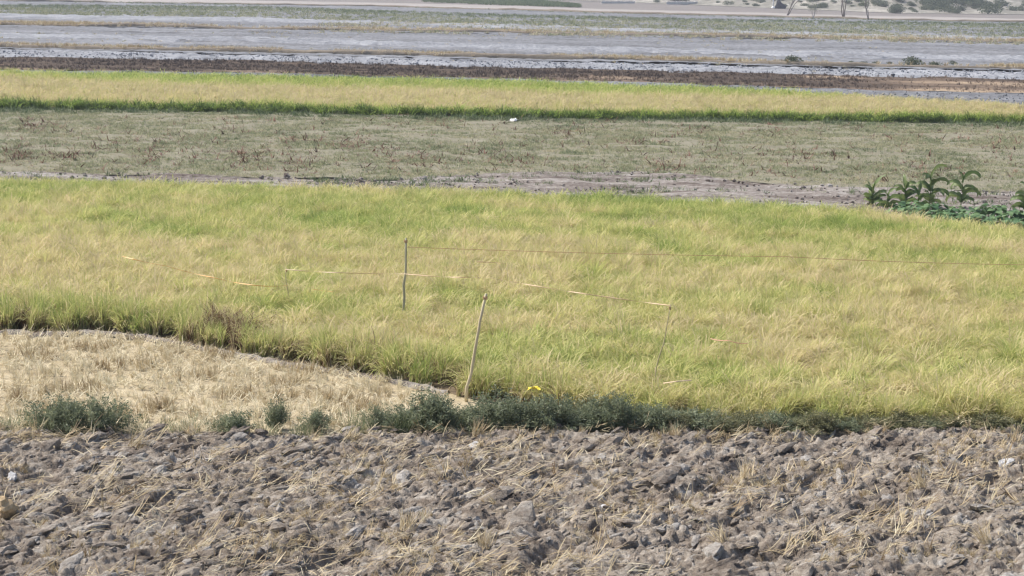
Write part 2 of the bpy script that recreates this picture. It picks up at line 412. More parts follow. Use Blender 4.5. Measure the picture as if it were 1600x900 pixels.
sheet('pale_patch_strip', lambda x: L['green_near'](x), lambda x: L['green_near'](x) + 7, MAT['pale_soil'],
      'pale bare strip between far weed band and dry grass bund', 'tilled field', 0.14, ridged(0.4, 57), 420, 24, wav=1.6, sink=0.06)
sheet('upper_grey_field', lambda x: L['bund3'](x), lambda x: L['green_far'](x) + 1, MAT['grey_soil'],
      'grey field just below the far dirt track', 'field', 0.0, ridged(0.3, 61), 260, 30)
sheet('dirt_track', lambda x: L['bund3'](x) - 5, lambda x: L['bund3'](x) + 0.3, MAT['track_soil'],
      'pale dirt track crossing the far end of the fields', 'dirt track', 0.10, lambda X, Y: 0.12 * fbm(X * 0.1, Y * 0.1, 3, 71), 200, 16)

def hill_base(X):
    px = 800 + X / 600 * FPX
    return up(px, L['hill'](px))[..., 1]
def hill_z(X, Y):
    b = np.interp(X, _hx, _hy)
    t = Y - b
    s = np.clip(t, 0, None)
    return np.where(t > 0, 0.13 * s * s / (s + 25) + np.clip(s / 30, 0, 1) * (2.2 * fbm(X * 0.02, Y * 0.02, 4, 81) + 0.7 * fbm(X * 0.12, Y * 0.12, 3, 83)), -0.2)
_hx = np.linspace(-900, 900, 200)
_hp = np.linspace(-3000, 4600, 400)
_w = up(_hp, np.clip(L['hill'](_hp), -45, 60) * 0 + L['hill'](np.clip(_hp, -200, 2000)) + (np.clip(_hp, -200, 2000) * 0))
# base line of the hill in world space; outside the frame it continues level
_sel = (_hp > -200) & (_hp < 2000)
_hy = np.interp(_hx, _w[_sel][:, 0], _w[_sel][:, 1])
def hillside():
    nx, ny = 300, 110
    X = np.repeat(np.linspace(-700, 700, nx)[None], ny, 0)
    t = (np.linspace(0, 1, ny) ** 1.6 * 520 - 4)[:, None]
    Y = np.interp(X, _hx, _hy) + t
    Z = hill_z(X, Y)
    v = np.stack([X, Y, Z], -1).reshape(-1, 3)
    i = np.arange((ny - 1) * nx).reshape(ny - 1, nx)[:, :-1].ravel()
    f = np.stack([i, i + 1, i + nx + 1, i + nx], 1)
    me = bpy.data.meshes.new('hillside'); me.from_pydata(v.tolist(), [], f.tolist()); me.update()
    me.polygons.foreach_set('use_smooth', [True] * len(me.polygons))
    structure(obj('hillside', me, MAT['hill']), 'pale scrubby hillside rising behind the far track', 'hillside')
hillside()

def bund(name, fn, h, w, m, label, x0=-450, x1=2050, n=500, seed=0):
    xs = np.linspace(x0, x1, n)
    c = up(xs, fn(xs))
    prof = [(-0.55, -0.25), (-0.42, 0.45), (-0.22, 0.9), (0.10, 1.0), (0.45, 0.62), (0.75, 0.25), (1, -0.15)]
    hh = h * (0.75 + 0.7 * fbm(c[:, 0] * 0.12, c[:, 1] * 0.12, 4, seed)); hh = np.clip(hh, 0.03, None)
    v = []; k = len(prof)
    for j, (a, b) in enumerate(prof):
        q = c.copy(); q[:, 1] += a * w + 0.15 * w * fbm(c[:, 0] * 0.6, c[:, 1] * 0 + j, 3, seed + 5)
        q[:, 2] = b * hh + 0.04 * fbm(c[:, 0] * 1.5, c[:, 1] * 0 + j * 1.7, 2, seed + 7); v.append(q)
    v = np.concatenate(v)
    f = [(j * n + i, j * n + i + 1, (j + 1) * n + i + 1, (j + 1) * n + i) for j in range(k - 1) for i in range(n - 1)]
    return structure(obj(name, mesh(name, v, f, True), m), label, 'earth bank')
bund('earth_bund', L['bund1'], 0.5, 0.9, MAT['bund'], 'low earth bank with dry grass between grey tilled field and pale strip', seed=91)
bund('earth_bund', L['bund2'], 0.5, 1.2, MAT['bund'], 'low earth bank with dry grass below the far weed band', seed=95)
bund('earth_bund', lambda x: L['bund3'](x) + 0.6, 0.55, 1.5, MAT['bund'], 'low dark bank along the near side of the far dirt track', seed=99)
bund('earth_bund', lambda x: L['rice_near'](x) + 3 + 4 * fbm(x / 22.0, x * 0, 4, 3), 0.07, 0.34, MAT['path_soil'], 'small cracked earth lip between stubble and nearer rice', x0=-200, x1=700, seed=103)

# ------------------------------------------------------------------ scattered plants (geometry nodes)
def blade_strip(V, F, T, base, az, L_, w, tilt0, bend, tone, seg=4, twist=0.0, tip=0.1):
    """a tapering curved strip"""
    p = np.array(base, float); d = np.array([math.cos(az), math.sin(az), 0]); th = tilt0
    side = np.array([-math.sin(az + twist), math.cos(az + twist), 0])
    n0 = len(V)
    for s in range(seg + 1):
        u = s / seg
        ww = w * (0.7 + 0.6 * u if u < 0.4 else 0.94 * (1 - (u - 0.4) / 0.6) + tip * (u - 0.4) / 0.6)
        V.append(p - side * ww / 2); V.append(p + side * ww / 2); T += [tone, tone]
        if s < seg:
            th += bend / seg
            p = p + (d * math.sin(th) + np.array([0, 0, 1]) * math.cos(th)) * (L_ / seg)
            F.append((n0 + 2 * s, n0 + 2 * s + 1, n0 + 2 * s + 3, n0 + 2 * s + 2))

def tone_mesh(name, V, F, T, m, smooth=False):
    me = mesh(name, V, F, smooth)
    a = me.attributes.new('tone', 'FLOAT', 'POINT'); a.data.foreach_set('value', np.array(T, np.float32))
    if m: me.materials.append(m)
    return me

def tuft(name, m, n, L_, w, r=0.06, tilt=(0.05, 0.35), bend=(0.3, 1.4), seg=4, tones=(0, 1), seed=0, panicles=0, lean=0.0):
    rd = random.Random(seed); V = []; F = []; T = []
    for i in range(n):
        a = rd.uniform(0, 6.283); rr = r * math.sqrt(rd.random()); q = rd.uniform(0, 6.283)
        blade_strip(V, F, T, (rr * math.cos(q), rr * math.sin(q), -0.02), a, L_ * rd.uniform(0.65, 1.15), w * rd.uniform(0.7, 1.3),
                    rd.uniform(*tilt), rd.uniform(*bend), rd.uniform(*tones), seg, rd.uniform(-0.6, 0.6))
    for i in range(panicles):
        a = rd.uniform(0, 6.283)
        blade_strip(V, F, T, (0.02 * math.cos(a), 0.02 * math.sin(a), 0), a, L_ * rd.uniform(0.98, 1.22), w * 1.5,
                    rd.uniform(0.05, 0.25), rd.uniform(1.2, 2.1), rd.uniform(0.9, 1.3), seg + 1, rd.uniform(-0.5, 0.5), 0.5)
    return tone_mesh(name, V, F, T, m)

def group_of(name, meshes):
    c = bpy.data.collections.new(name)
    for i, me in enumerate(meshes):
        o = bpy.data.objects.new(f'{name}_{i:02d}', me); c.objects.link(o)
    return c

def scatter(name, coll, nvar, P, rot, scl, c, label, cat=None, parent=None, idx=None):
    n = len(P)
    me = bpy.data.meshes.new(name); me.vertices.add(n)
    me.vertices.foreach_set('co', np.asarray(P, np.float32).ravel())
    def put(nm, ty, key, val):
        a = me.attributes.new(nm, ty, 'POINT'); a.data.foreach_set(key, np.ascontiguousarray(val).ravel())
    scl = np.asarray(scl, np.float32)
    if scl.ndim == 1: scl = np.repeat(scl[:, None], 3, 1)
    put('rot', 'FLOAT_VECTOR', 'vector', np.asarray(rot, np.float32))
    put('scl', 'FLOAT_VECTOR', 'vector', scl)
    put('idx', 'INT', 'value', (rng.integers(0, nvar, n) if idx is None else idx).astype(np.int32))
    put('c', 'FLOAT', 'value', np.asarray(c, np.float32))
    me.update()
    o = obj(name, me, None, parent)
    tr = bpy.data.node_groups.new(name + '_scatter', 'GeometryNodeTree')
    tr.interface.new_socket('Geometry', in_out='INPUT', socket_type='NodeSocketGeometry')
    tr.interface.new_socket('Geometry', in_out='OUTPUT', socket_type='NodeSocketGeometry')
    N = tr.nodes; lk = tr.links.new
    gi = N.new('NodeGroupInput'); go = N.new('NodeGroupOutput'); ip = N.new('GeometryNodeInstanceOnPoints')
    ci = N.new('GeometryNodeCollectionInfo'); ci.inputs['Collection'].default_value = coll
    ci.inputs['Separate Children'].default_value = True; ci.inputs['Reset Children'].default_value = True
    def na(nm, ty):
        a = N.new('GeometryNodeInputNamedAttribute'); a.data_type = ty; a.inputs['Name'].default_value = nm; return a.outputs[0]
    lk(gi.outputs[0], ip.inputs['Points']); lk(ci.outputs[0], ip.inputs['Instance'])
    ip.inputs['Pick Instance'].default_value = True
    lk(na('idx', 'INT'), ip.inputs['Instance Index']); lk(na('rot', 'FLOAT_VECTOR'), ip.inputs['Rotation']); lk(na('scl', 'FLOAT_VECTOR'), ip.inputs['Scale'])
    lk(ip.outputs[0], go.inputs[0])
    md = o.modifiers.new('scatter', 'NODES'); md.node_group = tr
    tag(o, label, cat if parent is None else None, kind='stuff')
    return o

def strip_pts(far, near, density, x0=-250, x1=1850, ymax=None):
    """even world density between two photo lines laid on the ground"""
    xs = np.linspace(x0, x1, 400)
    A = up(xs, far(xs)); B = up(xs, near(xs))
    Xa, Xb = min(A[:, 0].min(), B[:, 0].min()), max(A[:, 0].max(), B[:, 0].max())
    Ya, Yb = B[:, 1].min(), A[:, 1].max()
    n = int((Xb - Xa) * (Yb - Ya) * density)
    X = rng.uniform(Xa, Xb, n); Y = rng.uniform(Ya, Yb, n)
    P = np.stack([X, Y, np.zeros(n)], 1)
    px, py = proj(P)
    k = (py > far(px)) & (py < near(px)) & (px > x0) & (px < x1)
    return P[k]

def rand_rot(n, lean=0.1):
    return np.stack([rng.normal(0, lean, n), rng.normal(0, lean, n), rng.uniform(0, 6.283, n)], 1)

def lean_rot(P, amt, jitter, scale=0.35, seed=0, bias=(0.0, 0.0)):
    """random turn plus a lean that drifts smoothly over the field, as wind-combed grain does"""
    n = len(P)
    lx = amt * fbm(P[:, 0] * scale, P[:, 1] * scale, 3, seed) + rng.normal(0, jitter, n) + bias[0]
    ly = amt * fbm(P[:, 0] * scale, P[:, 1] * scale, 3, seed + 31) + rng.normal(0, jitter, n) + bias[1]
    az = rng.uniform(0, 6.283, n)
    return np.stack([lx, ly, az], 1)

def blobs(px, py, B):
    s = np.zeros(len(px))
    for (x, y, rx, ry, a) in B: s += a * np.exp(-((px - x) / rx) ** 2 - ((py - y) / ry) ** 2)
    return s

def patch(name, m, hills, R, n, L_, w, seg, panicles, seed, bend=(0.3, 1.4), tilt=(0.04, 0.35), spread=0.30, hr=0.07, tones=(0, 0.9), dry=0):
    """a small stand of plants as one mesh"""
    rd = random.Random(seed); V = []; F = []; T = []
    for hI in range(hills):
        q = rd.uniform(0, 6.283); rr = R * math.sqrt((hI + rd.random()) / hills); hx, hy = rr * math.cos(q + hI * 2.4), rr * math.sin(q + hI * 2.4)
        th = rd.uniform(-spread, spread); hs = rd.uniform(0.70, 1.18); az0 = rd.uniform(0, 6.283)
        for i in range(n + panicles):
            pan = i >= n
            a = az0 + rd.gauss(0, 0.9) if rd.random() < 0.4 else rd.uniform(0, 6.283)
            b = (hx + rd.gauss(0, hr * 0.6), hy + rd.gauss(0, hr * 0.6), -0.02)
            if pan: blade_strip(V, F, T, b, a, L_ * hs * rd.uniform(0.98, 1.2), w * 1.6, rd.uniform(0.0, 0.22), rd.uniform(1.0, 1.9), rd.uniform(0.8, 1.05) + th, seg + 1, rd.uniform(-.5, .5), 0.5)
            else: blade_strip(V, F, T, b, a, L_ * hs * rd.uniform(0.65, 1.12), w * rd.uniform(0.7, 1.3), rd.uniform(*tilt), rd.uniform(*bend), rd.uniform(*tones) + th, seg, rd.uniform(-.6, .6))
        for i in range(dry):
            b = (hx + rd.gauss(0, hr * 0.8), hy + rd.gauss(0, hr * 0.8), -0.02)
            blade_strip(V, F, T, b, rd.uniform(0, 6.283), L_ * rd.uniform(0.35, 0.78), w * 1.1, rd.uniform(0.0, 0.3), rd.uniform(0.0, 1.0), rd.uniform(1.4, 2.8), 3, rd.uniform(-.6, .6))
    return tone_mesh(name, V, F, T, m)

def grid_pts(far, near, sp, x0=-250, x1=1850, jit=0.45):
    xs = np.linspace(x0, x1, 400)
    A = up(xs, far(xs)); B = up(xs, near(xs))
    gx = np.arange(min(A[:, 0].min(), B[:, 0].min()), max(A[:, 0].max(), B[:, 0].max()), sp)
    gy = np.arange(B[:, 1].min(), A[:, 1].max(), sp)
    X, Y = np.meshgrid(gx, gy); X = X.ravel() + rng.uniform(-jit, jit, X.size) * sp; Y = Y.ravel() + rng.uniform(-jit, jit, Y.size) * sp
    P = np.stack([X, Y, np.zeros(len(X))], 1); px, py = proj(P)
    return P[(py > far(px)) & (py < near(px)) & (px > x0) & (px < x1)]

# --- nearer rice
rice_near_meshes = [patch('rice_stand', MAT['rice'], 10, 0.30, 16, 0.64, 0.015, 4, 12, 100 + i, (0.2, 1.0), (0.03, 0.28), spread=0.42) for i in range(12)]
rice_near_meshes += [patch('rice_front_stand', MAT['rice'], 9, 0.28, 15, 0.72, 0.015, 4, 7, 130 + i, (0.0, 0.6), (0.0, 0.14), 0.5, 0.06, dry=18) for i in range(5)]
RICE = group_of('rice_hill', rice_near_meshes)
P = grid_pts(L['rice_far'], lambda x: L['rice_near'](x) - 2, 0.46)
px, py = proj(P + np.array([0, 0, 0.65]))
c = 0.50 + 0.34 * fbm(P[:, 0] * 0.16, P[:, 1] * 0.26, 4, 3) + 0.30 * fbm(P[:, 0] * 0.55, P[:, 1] * 0.6, 3, 6) + rng.normal(0, 0.09, len(P))
c += blobs(px, py, [(300, 290, 420, 18, -.22), (1000, 314, 600, 26, -.26), (700, 348, 240, 24, -.20), (1330, 352, 330, 22, -.14),
                    (520, 452, 130, 30, -.26), (90, 475, 160, 38, -.30), (840, 520, 170, 28, -.12), (1190, 560, 200, 24, -.16),
                    (1100, 640, 260, 22, -.18), (160, 330, 200, 20, -.08),
                    (130, 395, 260, 42, .16), (700, 408, 160, 26, .12), (1250, 500, 280, 40, .10), (900, 575, 160, 26, .10),
                    (1400, 420, 260, 30, .07), (480, 505, 120, 18, .10), (1450, 620, 200, 40, .06),
                    (1195, 470, 11, 7, -.45), (1045, 378, 13, 8, -.4), (1170, 465, 12, 6, -.3), (930, 505, 14, 7, -.3), (1330, 520, 10, 8, -.35), (1480, 545, 14, 9, -.3), (300, 350, 16, 6, -.3), (620, 500, 20, 8, -.25)])
c = np.clip(c, 0.0, 0.57)
_, pyg = proj(P); ed = L['rice_near'](px) - pyg          # how near the front edge
c = np.where((ed < 17) & (px < 800), np.clip(c, 0.15, 0.40) - 0.06 + rng.normal(0, 0.12, len(P)), c)  # front rows greener and darker, the face's shading partly put into leaf colour
c = np.where((ed < 22) & (px >= 760), c - 0.12, c)
dead = blobs(px, pyg, [(360, 537, 52, 16, 1.05), (640, 592, 60, 6, 0.2), (740, 606, 30, 9, 0.7), (50, 512, 60, 7, .35), (500, 570, 60, 7, .3)]) > rng.uniform(0.15, 1.0, len(P))
c = np.where(dead, 1.02, c)
h = 1.0 + 0.20 * fbm(P[:, 0] * 0.6, P[:, 1] * 0.6, 4, 23) + rng.normal(0, 0.10, len(P))
h = h * np.where(dead, 0.9, 1.0); wd = np.where(ed < 12, 0.72, 1.0)
scatter('rice_crop', RICE, 12, P, lean_rot(P, 0.26, 0.13, 0.6, 40, (0.03, 0.10)), np.stack([wd, wd, h], 1), c,
        'ripening yellow-green rice crop filling the middle of the picture', 'rice',
        idx=np.where((ed < 19) & (px < 900), rng.integers(12, 17, len(P)), rng.integers(0, 12, len(P))))

# --- farther rice
rice_far_meshes = [patch('far_rice_stand', MAT['rice2'], 12, 0.62, 10, 0.70, 0.03, 3, 5, 140 + i, hr=0.12) for i in range(6)]
RICE2 = group_of('far_rice_hill', rice_far_meshes)
P = grid_pts(L['rice2_far'], L['weedy_far'], 0.85)
px, py = proj(P + np.array([0, 0, 0.65]))
_, pyg = proj(P)
gfar = L['rice2_far'](px); edn = L['weedy_far'](px) - pyg
c = 0.60 + 0.14 * fbm(P[:, 0] * 0.05, P[:, 1] * 0.2, 4, 63) + rng.normal(0, 0.05, len(P))
c -= 0.40 * np.exp(-((pyg - gfar) / np.interp(px, [0, 300, 900, 1300, 1400], [7, 17, 17, 9, 4])) ** 4) * np.interp(px, [0, 150, 1250, 1400], [0.7, 1, 1, 0.2])
c += 0.10 * np.exp(-((edn - 24) / 9.0) ** 2) - 0.75 * np.exp(-(edn / 3.4) ** 4)  # golden front; foot painted dark green for the shadow line under the crop edge
scatter('far_rice_crop', RICE2, 6, P, lean_rot(P, 0.2, 0.1, 0.2, 70), 1.0 + 0.1 * fbm(P[:, 0] * 0.3, P[:, 1] * 0.3, 3, 73) + rng.normal(0, 0.06, len(P)), np.clip(c, -0.1, 0.62),
        'farther strip of rice, bright green behind and golden in front', 'rice')

# --- weedy field
weed_meshes = [tuft('weed_tuft', MAT['weed'], 14, 0.16, 0.018, 0.10, (0.1, 0.9), (0.1, 1.0), 2, (0, 1), 180 + i) for i in range(6)]
WEEDP = group_of('weed_patch', [patch('weed_patch', MAT['weed'], 16, 0.62, 10, 0.15, 0.018, 2, 0, 190 + i, (0.1, 1.0), (0.1, 1.0), 0.4, 0.10) for i in range(6)])
WEED = group_of('weed_tuft', weed_meshes)
P = grid_pts(L['weedy_far'], L['weedy_near'], 0.72)
k = (fbm(P[:, 0] * 0.25, P[:, 1] * 0.35, 4, 101) > rng.uniform(-1.1, -0.25, len(P)))
P = P[k]; px, py = proj(P)
c = 0.48 + 0.26 * fbm(P[:, 0] * 0.2, P[:, 1] * 0.2, 3, 111) + rng.normal(0, 0.14, len(P)) - 0.30 * np.exp(-((py - L['weedy_far'](px)) / 7.0) ** 2)
scatter('field_weeds', WEEDP, 6, P, rand_rot(len(P), 0.04), rng.uniform(0.7, 1.3, len(P)), c,
        'low grey-green weeds covering the fallow field', 'weeds')
dead_meshes = [tuft('dead_weed', MAT['dead'], 9, 0.30, 0.035, 0.14, (0.5, 1.4), (0.0, 1.3), 3, (0, 1), 220 + i) for i in range(6)]
DEAD = group_of('dead_weed', dead_meshes)
cl = [(200, 222, 60), (105, 242, 30), (330, 225, 40), (470, 222, 60), (600, 237, 50), (640, 246, 40), (400, 247, 30), (820, 254, 40), (760, 240, 25),
      (940, 190, 40), (1075, 199, 30), (1200, 200, 40), (480, 250, 40), (690, 190, 25), (360, 200, 20), (1470, 215, 50), (1330, 205, 40), (1560, 230, 40),
      (1250, 245, 50), (1040, 262, 30), (1450, 262, 40), (60, 195, 25), (880, 205, 30), (1000, 225, 40), (30, 242, 20), (560, 225, 30), (240, 246, 30)]
pp = []
for (x, y, r) in cl:
    m_ = rng.integers(25, 60); pp.append(np.stack([x + rng.normal(0, r * 0.7, m_), y + rng.normal(0, 6.0, m_)], 1))
pp.append(np.stack([rng.uniform(-150, 1750, 1500), rng.uniform(185, 285, 1500)], 1))
pp = np.concatenate(pp)
ok = (pp[:, 1] > L['weedy_far'](pp[:, 0]) + 3) & (pp[:, 1] < L['weedy_near'](pp[:, 0]) - 3); pp = pp[ok]
P = up(pp[:, 0], pp[:, 1])
scatter('dead_weeds', DEAD, 6, P, rand_rot(len(P), 0.2), np.clip(rng.lognormal(math.log(0.78), 0.45, len(P)), 0.3, 1.6), rng.uniform(0.1, 1.0, len(P)),
        'dead reddish brown weeds dotted over the fallow field', 'weeds')

# greenery at the foot of the farther rice and on the bare strip
P = strip_pts(lambda x: L['weedy_far'](x) - 4, lambda x: L['weedy_far'](x) + 5, 9)
P = P[fbm(P[:, 0] * 0.2, P[:, 1] * 0.3, 3, 121) > -0.1]
scatter('bank_weeds', WEED, 6, P, rand_rot(len(P), 0.2), rng.uniform(1.0, 3.0, len(P)), rng.normal(0.02, 0.12, len(P)),
        'darker green weeds along the foot of the farther rice', 'weeds')
P = strip_pts(L['weedy_near'], lambda x: L['rice_far'](x) - 14, 5)
P = P[fbm(P[:, 0] * 0.25, P[:, 1] * 0.5, 3, 131) > 0.12]
scatter('path_weeds', WEED, 6, P, rand_rot(len(P), 0.2), rng.uniform(0.7, 2.0, len(P)), rng.normal(0.12, 0.15, len(P)),
        'scattered green weeds on the bare earth strip', 'weeds')

# --- stubble
stub_meshes = [tuft('stubble_tuft', MAT['straw'], 18, 0.20, 0.011, 0.05, (0.0, 0.45), (-0.1, 0.5), 2, (0, 1), 260 + i) for i in range(6)]
STUB = group_of('stubble_tuft', stub_meshes)
P = strip_pts(lambda x: L['rice_near'](x) + 5, lambda x: L['plough_far'](x) - 2, 26, -250, 700)
rowv = np.sin((P[:, 1] * 0.96 + P[:, 0] * 0.28) / 0.30 * 6.283)
P = P[(rowv > rng.uniform(-2.0, 1.0, len(P))) & (fbm(P[:, 0] * 0.6, P[:, 1] * 0.6, 3, 141) > rng.uniform(-0.9, -0.1, len(P)))]
c = 0.80 + 0.45 * fbm(P[:, 0] * 0.45, P[:, 1] * 0.8, 3, 143) + rng.normal(0, 0.12, len(P))
scatter('stubble', STUB, 6, P, rand_rot(len(P), 0.2), rng.uniform(0.6, 1.25, len(P)), c, 'short cut straw stubble at the left of the picture', 'stubble')
q = np.concatenate([np.stack([x_ + rng.normal(0, 26, 14), y_ + rng.normal(0, 3, 14)], 1) for (x_, y_) in
                   [(120, 612), (60, 560), (210, 575), (300, 590), (380, 620), (150, 545), (430, 600), (500, 625), (250, 640), (30, 625), (560, 640), (90, 640), (340, 560), (470, 580)]])
P = up(q[:, 0], np.minimum(q[:, 1], L['plough_far'](q[:, 0]) - 4)); P = P[q[:, 1] > L['rice_near'](q[:, 0]) + 6]
scatter('standing_stubble', STUB, 6, P, rand_rot(len(P), 0.15), rng.uniform(1.0, 1.7, len(P)), rng.normal(0.42, 0.14, len(P)), 'taller brown stubble clumps left standing in the pale stubble', 'stubble')
def straw_bit(name, seed):
    rd = random.Random(seed); V = []; F = []; T = []
    for i in range(rd.randint(1, 5)):
        q = (rd.uniform(-.1, .1), rd.uniform(-.1, .1), rd.uniform(0.005, 0.03))
        blade_strip(V, F, T, q, rd.gauss(0, 0.5), rd.uniform(0.10, 0.34), rd.uniform(0.006, 0.014), rd.uniform(1.1, 1.5), rd.uniform(-0.5, 0.7), rd.uniform(0, 1), 4, 0.0, 0.5)
    return tone_mesh(name, V, F, T, MAT['straw'])
STRAW = group_of('straw_bit', [straw_bit('straw_bit', 300 + i) for i in range(10)])
P = strip_pts(lambda x: L['rice_near'](x) + 4, lambda x: L['plough_far'](x) + 3, 85, -250, 700)
P = P[fbm(P[:, 0] * 0.4, P[:, 1] * 0.6, 3, 151) > rng.uniform(-0.8, 0.3, len(P))]
scatter('straw_litter', STRAW, 10, P + np.array([0, 0, 0.03]), rand_rot(len(P), 0.15), rng.uniform(0.6, 1.3, len(P)), rng.normal(0.78, 0.14, len(P)),
        'loose pale straw lying over the stubble', 'straw')

# --- ploughed ground: clods
def clod_mesh(name, seed, sub=2, ang=0.55):
    rd = np.random.default_rng(seed); bm = bmesh.new()
    bmesh.ops.create_icosphere(bm, subdivisions=sub, radius=1.0)
    dirs = rd.normal(size=(9, 3)); dirs /= np.linalg.norm(dirs, axis=1)[:, None]; off = rd.uniform(0.5, 0.95, 9)
    ph = rd.uniform(0, 6.28, (6, 3)); fr = rd.uniform(1.5, 5.0, (6, 3))
    for v in bm.verts:
        d = np.array(v.co); r = 1.0
        for q, o in zip(dirs, off):
            t = d @ q
            if t > 1e-3: r = min(r, o / t)
        r = r * (1 - ang) + ang * r * (1 + 0.10 * np.sin(d * fr + ph).sum() * 0.6)
        r *= 1 + rd.normal(0, 0.07)
        v.co = Vector(d * r)
    me = bpy.data.meshes.new(name); bm.to_mesh(me); bm.free(); me.materials.append(MAT['clod']); return me
clod_meshes = [clod_mesh('clod', 400 + i) for i in range(12)]
CLOD = group_of('clod_rubble', [clod_mesh('clod_crumb', 450 + i, 2) for i in range(10)])

def plough_pts(n, y0=24.0, y1=37.6, xw=11.5):
    Y = rng.uniform(y0, y1, n); X = rng.uniform(-xw, xw, n)
    P = np.stack([X, Y, np.zeros(n)], 1); px, py = proj(P)
    P = P[py > L['plough_far'](px) + 2]
    P[:, 2] = plough_h(P[:, 0], P[:, 1]); return P
def clod_rot(n):
    return np.stack([rng.normal(0, 0.25, n), rng.normal(-0.12, 0.18, n), math.radians(55) + rng.normal(0, 0.32, n)], 1)
P = plough_pts(13000)
s = rng.lognormal(math.log(0.036), 0.55, len(P)); s = np.clip(s, 0.012, 0.12)
S3 = np.stack([s * rng.uniform(1.3, 3.2, len(P)), s * rng.uniform(0.7, 1.1, len(P)), s * rng.uniform(0.40, 0.75, len(P))], 1); P[:, 2] -= s * 0.2
scatter('clod_rubble', CLOD, 10, P, clod_rot(len(P)), S3, rng.random(len(P)), 'small broken clods between the larger ones', parent=PLOUGH)
P = plough_pts(420)[:300]
for i in range(len(P)):
    o = bpy.data.objects.new('clod', clod_meshes[i % 12]); col.objects.link(o); o.parent = PLOUGH
    s = float(np.clip(rng.lognormal(math.log(0.12), 0.30), 0.075, 0.21))
    o.location = P[i] + np.array([0, 0, -s * 0.15])
    o.scale = (s * rng.uniform(1.4, 2.8), s * rng.uniform(0.8, 1.2), s * rng.uniform(0.45, 0.75))
    o.rotation_euler = clod_rot(1)[0]
P = plough_pts(14000); P = P[fbm(P[:, 0] * 0.7, P[:, 1] * 0.7, 3, 161) > rng.uniform(-0.3, 0.6, len(P))]
rt = rand_rot(len(P), 0.3); rt[:, 2] = math.radians(55) + rng.normal(0, 0.45, len(P)) + math.pi * rng.integers(0, 2, len(P))
scatter('loose_straw', STRAW, 10, P + np.array([0, 0, 0.06]), rt, rng.uniform(0.6, 1.3, len(P)), rng.normal(0.5, 0.18, len(P)),
        'loose straw strewn over the ploughed clods', 'straw')
P = plough_pts(5200); P = P[fbm(P[:, 0] * 0.8, P[:, 1] * 0.8, 3, 171) > 0.16]
scatter('turned_stubble', STUB, 6, P, lean_rot(P, 0.3, 0.5, 0.4, 175, (0.2, 0.5)), rng.uniform(0.5, 1.0, len(P)), rng.normal(0.46, 0.15, len(P)),
        'brown stubble roots turned up among the clods', 'straw')

# grass growing through the bushes along the plough edge
EDGE = group_of('edge_grass_tuft', [tuft('edge_grass_tuft', MAT['weed'], 22, 0.42, 0.010, 0.16, (0.0, 0.7), (0.1, 1.0), 4, (0, 1), 390 + i) for i in range(5)])
xx = np.concatenate([rng.uniform(620, 1080, 900), rng.uniform(1060, 1750, 620), rng.uniform(-100, 600, 130)])
P = up(xx, L['plough_far'](xx) - np.abs(rng.normal(0, 7, len(xx))) + 3)
scatter('edge_grass', EDGE, 5, P, rand_rot(len(P), 0.2), rng.uniform(0.35, 1.15, len(P)) * np.interp(xx, [0, 600, 1000, 1100, 1600], [.8, .9, 1.0, .85, .6]), rng.normal(0.34, 0.22, len(P)),
        'thin grey-green grass growing through the bushes along the plough edge', 'grass')

# --- burnt strip, dry grass, far weeds
char_meshes = [tuft('charred_tuft', MAT['char'], 9, 0.27, 0.03, 0.16, (0.0, 0.4), (-0.1, 0.5), 2, (0, 1), 320 + i) for i in range(5)]
CHAR = group_of('charred_tuft', char_meshes)
P = strip_pts(L['burnt_far'], L['burnt_near'], 5, -250, 1850)
px, py = proj(P)
c = 0.30 + 0.2 * fbm(P[:, 0] * 0.1, P[:, 1] * 0.2, 3, 181) + rng.normal(0, 0.15, len(P)) + 0.25 * np.clip((px - 1340) / 60, 0, 1)
P2 = fbm(P[:, 0] * 0.12, P[:, 1] * 0.3, 3, 183) > rng.uniform(-0.8, 0.3, len(P))
keep = P2 & ((px < 1350) | (rng.random(len(P)) < 0.35))
scatter('burnt_stubble', CHAR, 5, P[keep], rand_rot(keep.sum(), 0.2), rng.uniform(0.5, 1.1, keep.sum()), c[keep], 'charred dark stubble standing on the burnt strip', 'stubble')

dry_meshes = [tuft('dry_grass', MAT['straw'], 16, 0.45, 0.035, 0.18, (0.05, 0.6), (0.0, 0.9), 3, (0, 1), 340 + i) for i in range(5)]
DRY = group_of('dry_grass', dry_meshes)
def bund_grass(name, fn, segs, label, dens, hgt):
    pts = []
    for (a, b, d) in segs:
        n = int((b - a) * dens * d); x = rng.uniform(a, b, n); y = fn(x) + rng.normal(-0.7, 0.5, n); pts.append(np.stack([x, y], 1))
    q = np.concatenate(pts); P = up(q[:, 0], q[:, 1]); P[:, 2] = 0.18
    P = P[fbm(P[:, 0] * 0.12, P[:, 1] * 0.1, 3, 191) > rng.uniform(-0.5, 0.45, len(P))]
    scatter(name, DRY, 5, P, rand_rot(len(P), 0.2), rng.uniform(0.5, 1.2, len(P)) * hgt, rng.normal(0.55, 0.15, len(P)), label, 'dry grass')
bund_grass('dry_grass_line', L['bund1'], [(-250, 440, 1), (520, 740, .8), (860, 1120, 1.4), (1120, 1350, .5), (1350, 1550, .3), (1550, 1850, 1)],
           'line of tan dry grass on the nearer bank of the grey fields', 2.6, 1.0)
bund_grass('dry_grass_line', L['bund2'], [(-250, 330, 1.6), (330, 600, 0.8), (600, 850, .6), (850, 1850, 0.6)],
           'line of tan dry grass on the farther bank below the weeds', 3.0, 1.3)
fweed_meshes = [tuft('far_weed', MAT['weed'], 14, 0.5, 0.07, 0.35, (0.1, 0.8), (0.1, 0.9), 2, (0, 1), 360 + i) for i in range(5)]
FWEED = group_of('far_weed', fweed_meshes)
P = strip_pts(L['green_far'], lambda x: L['green_near'](x) + 2, 0.9)
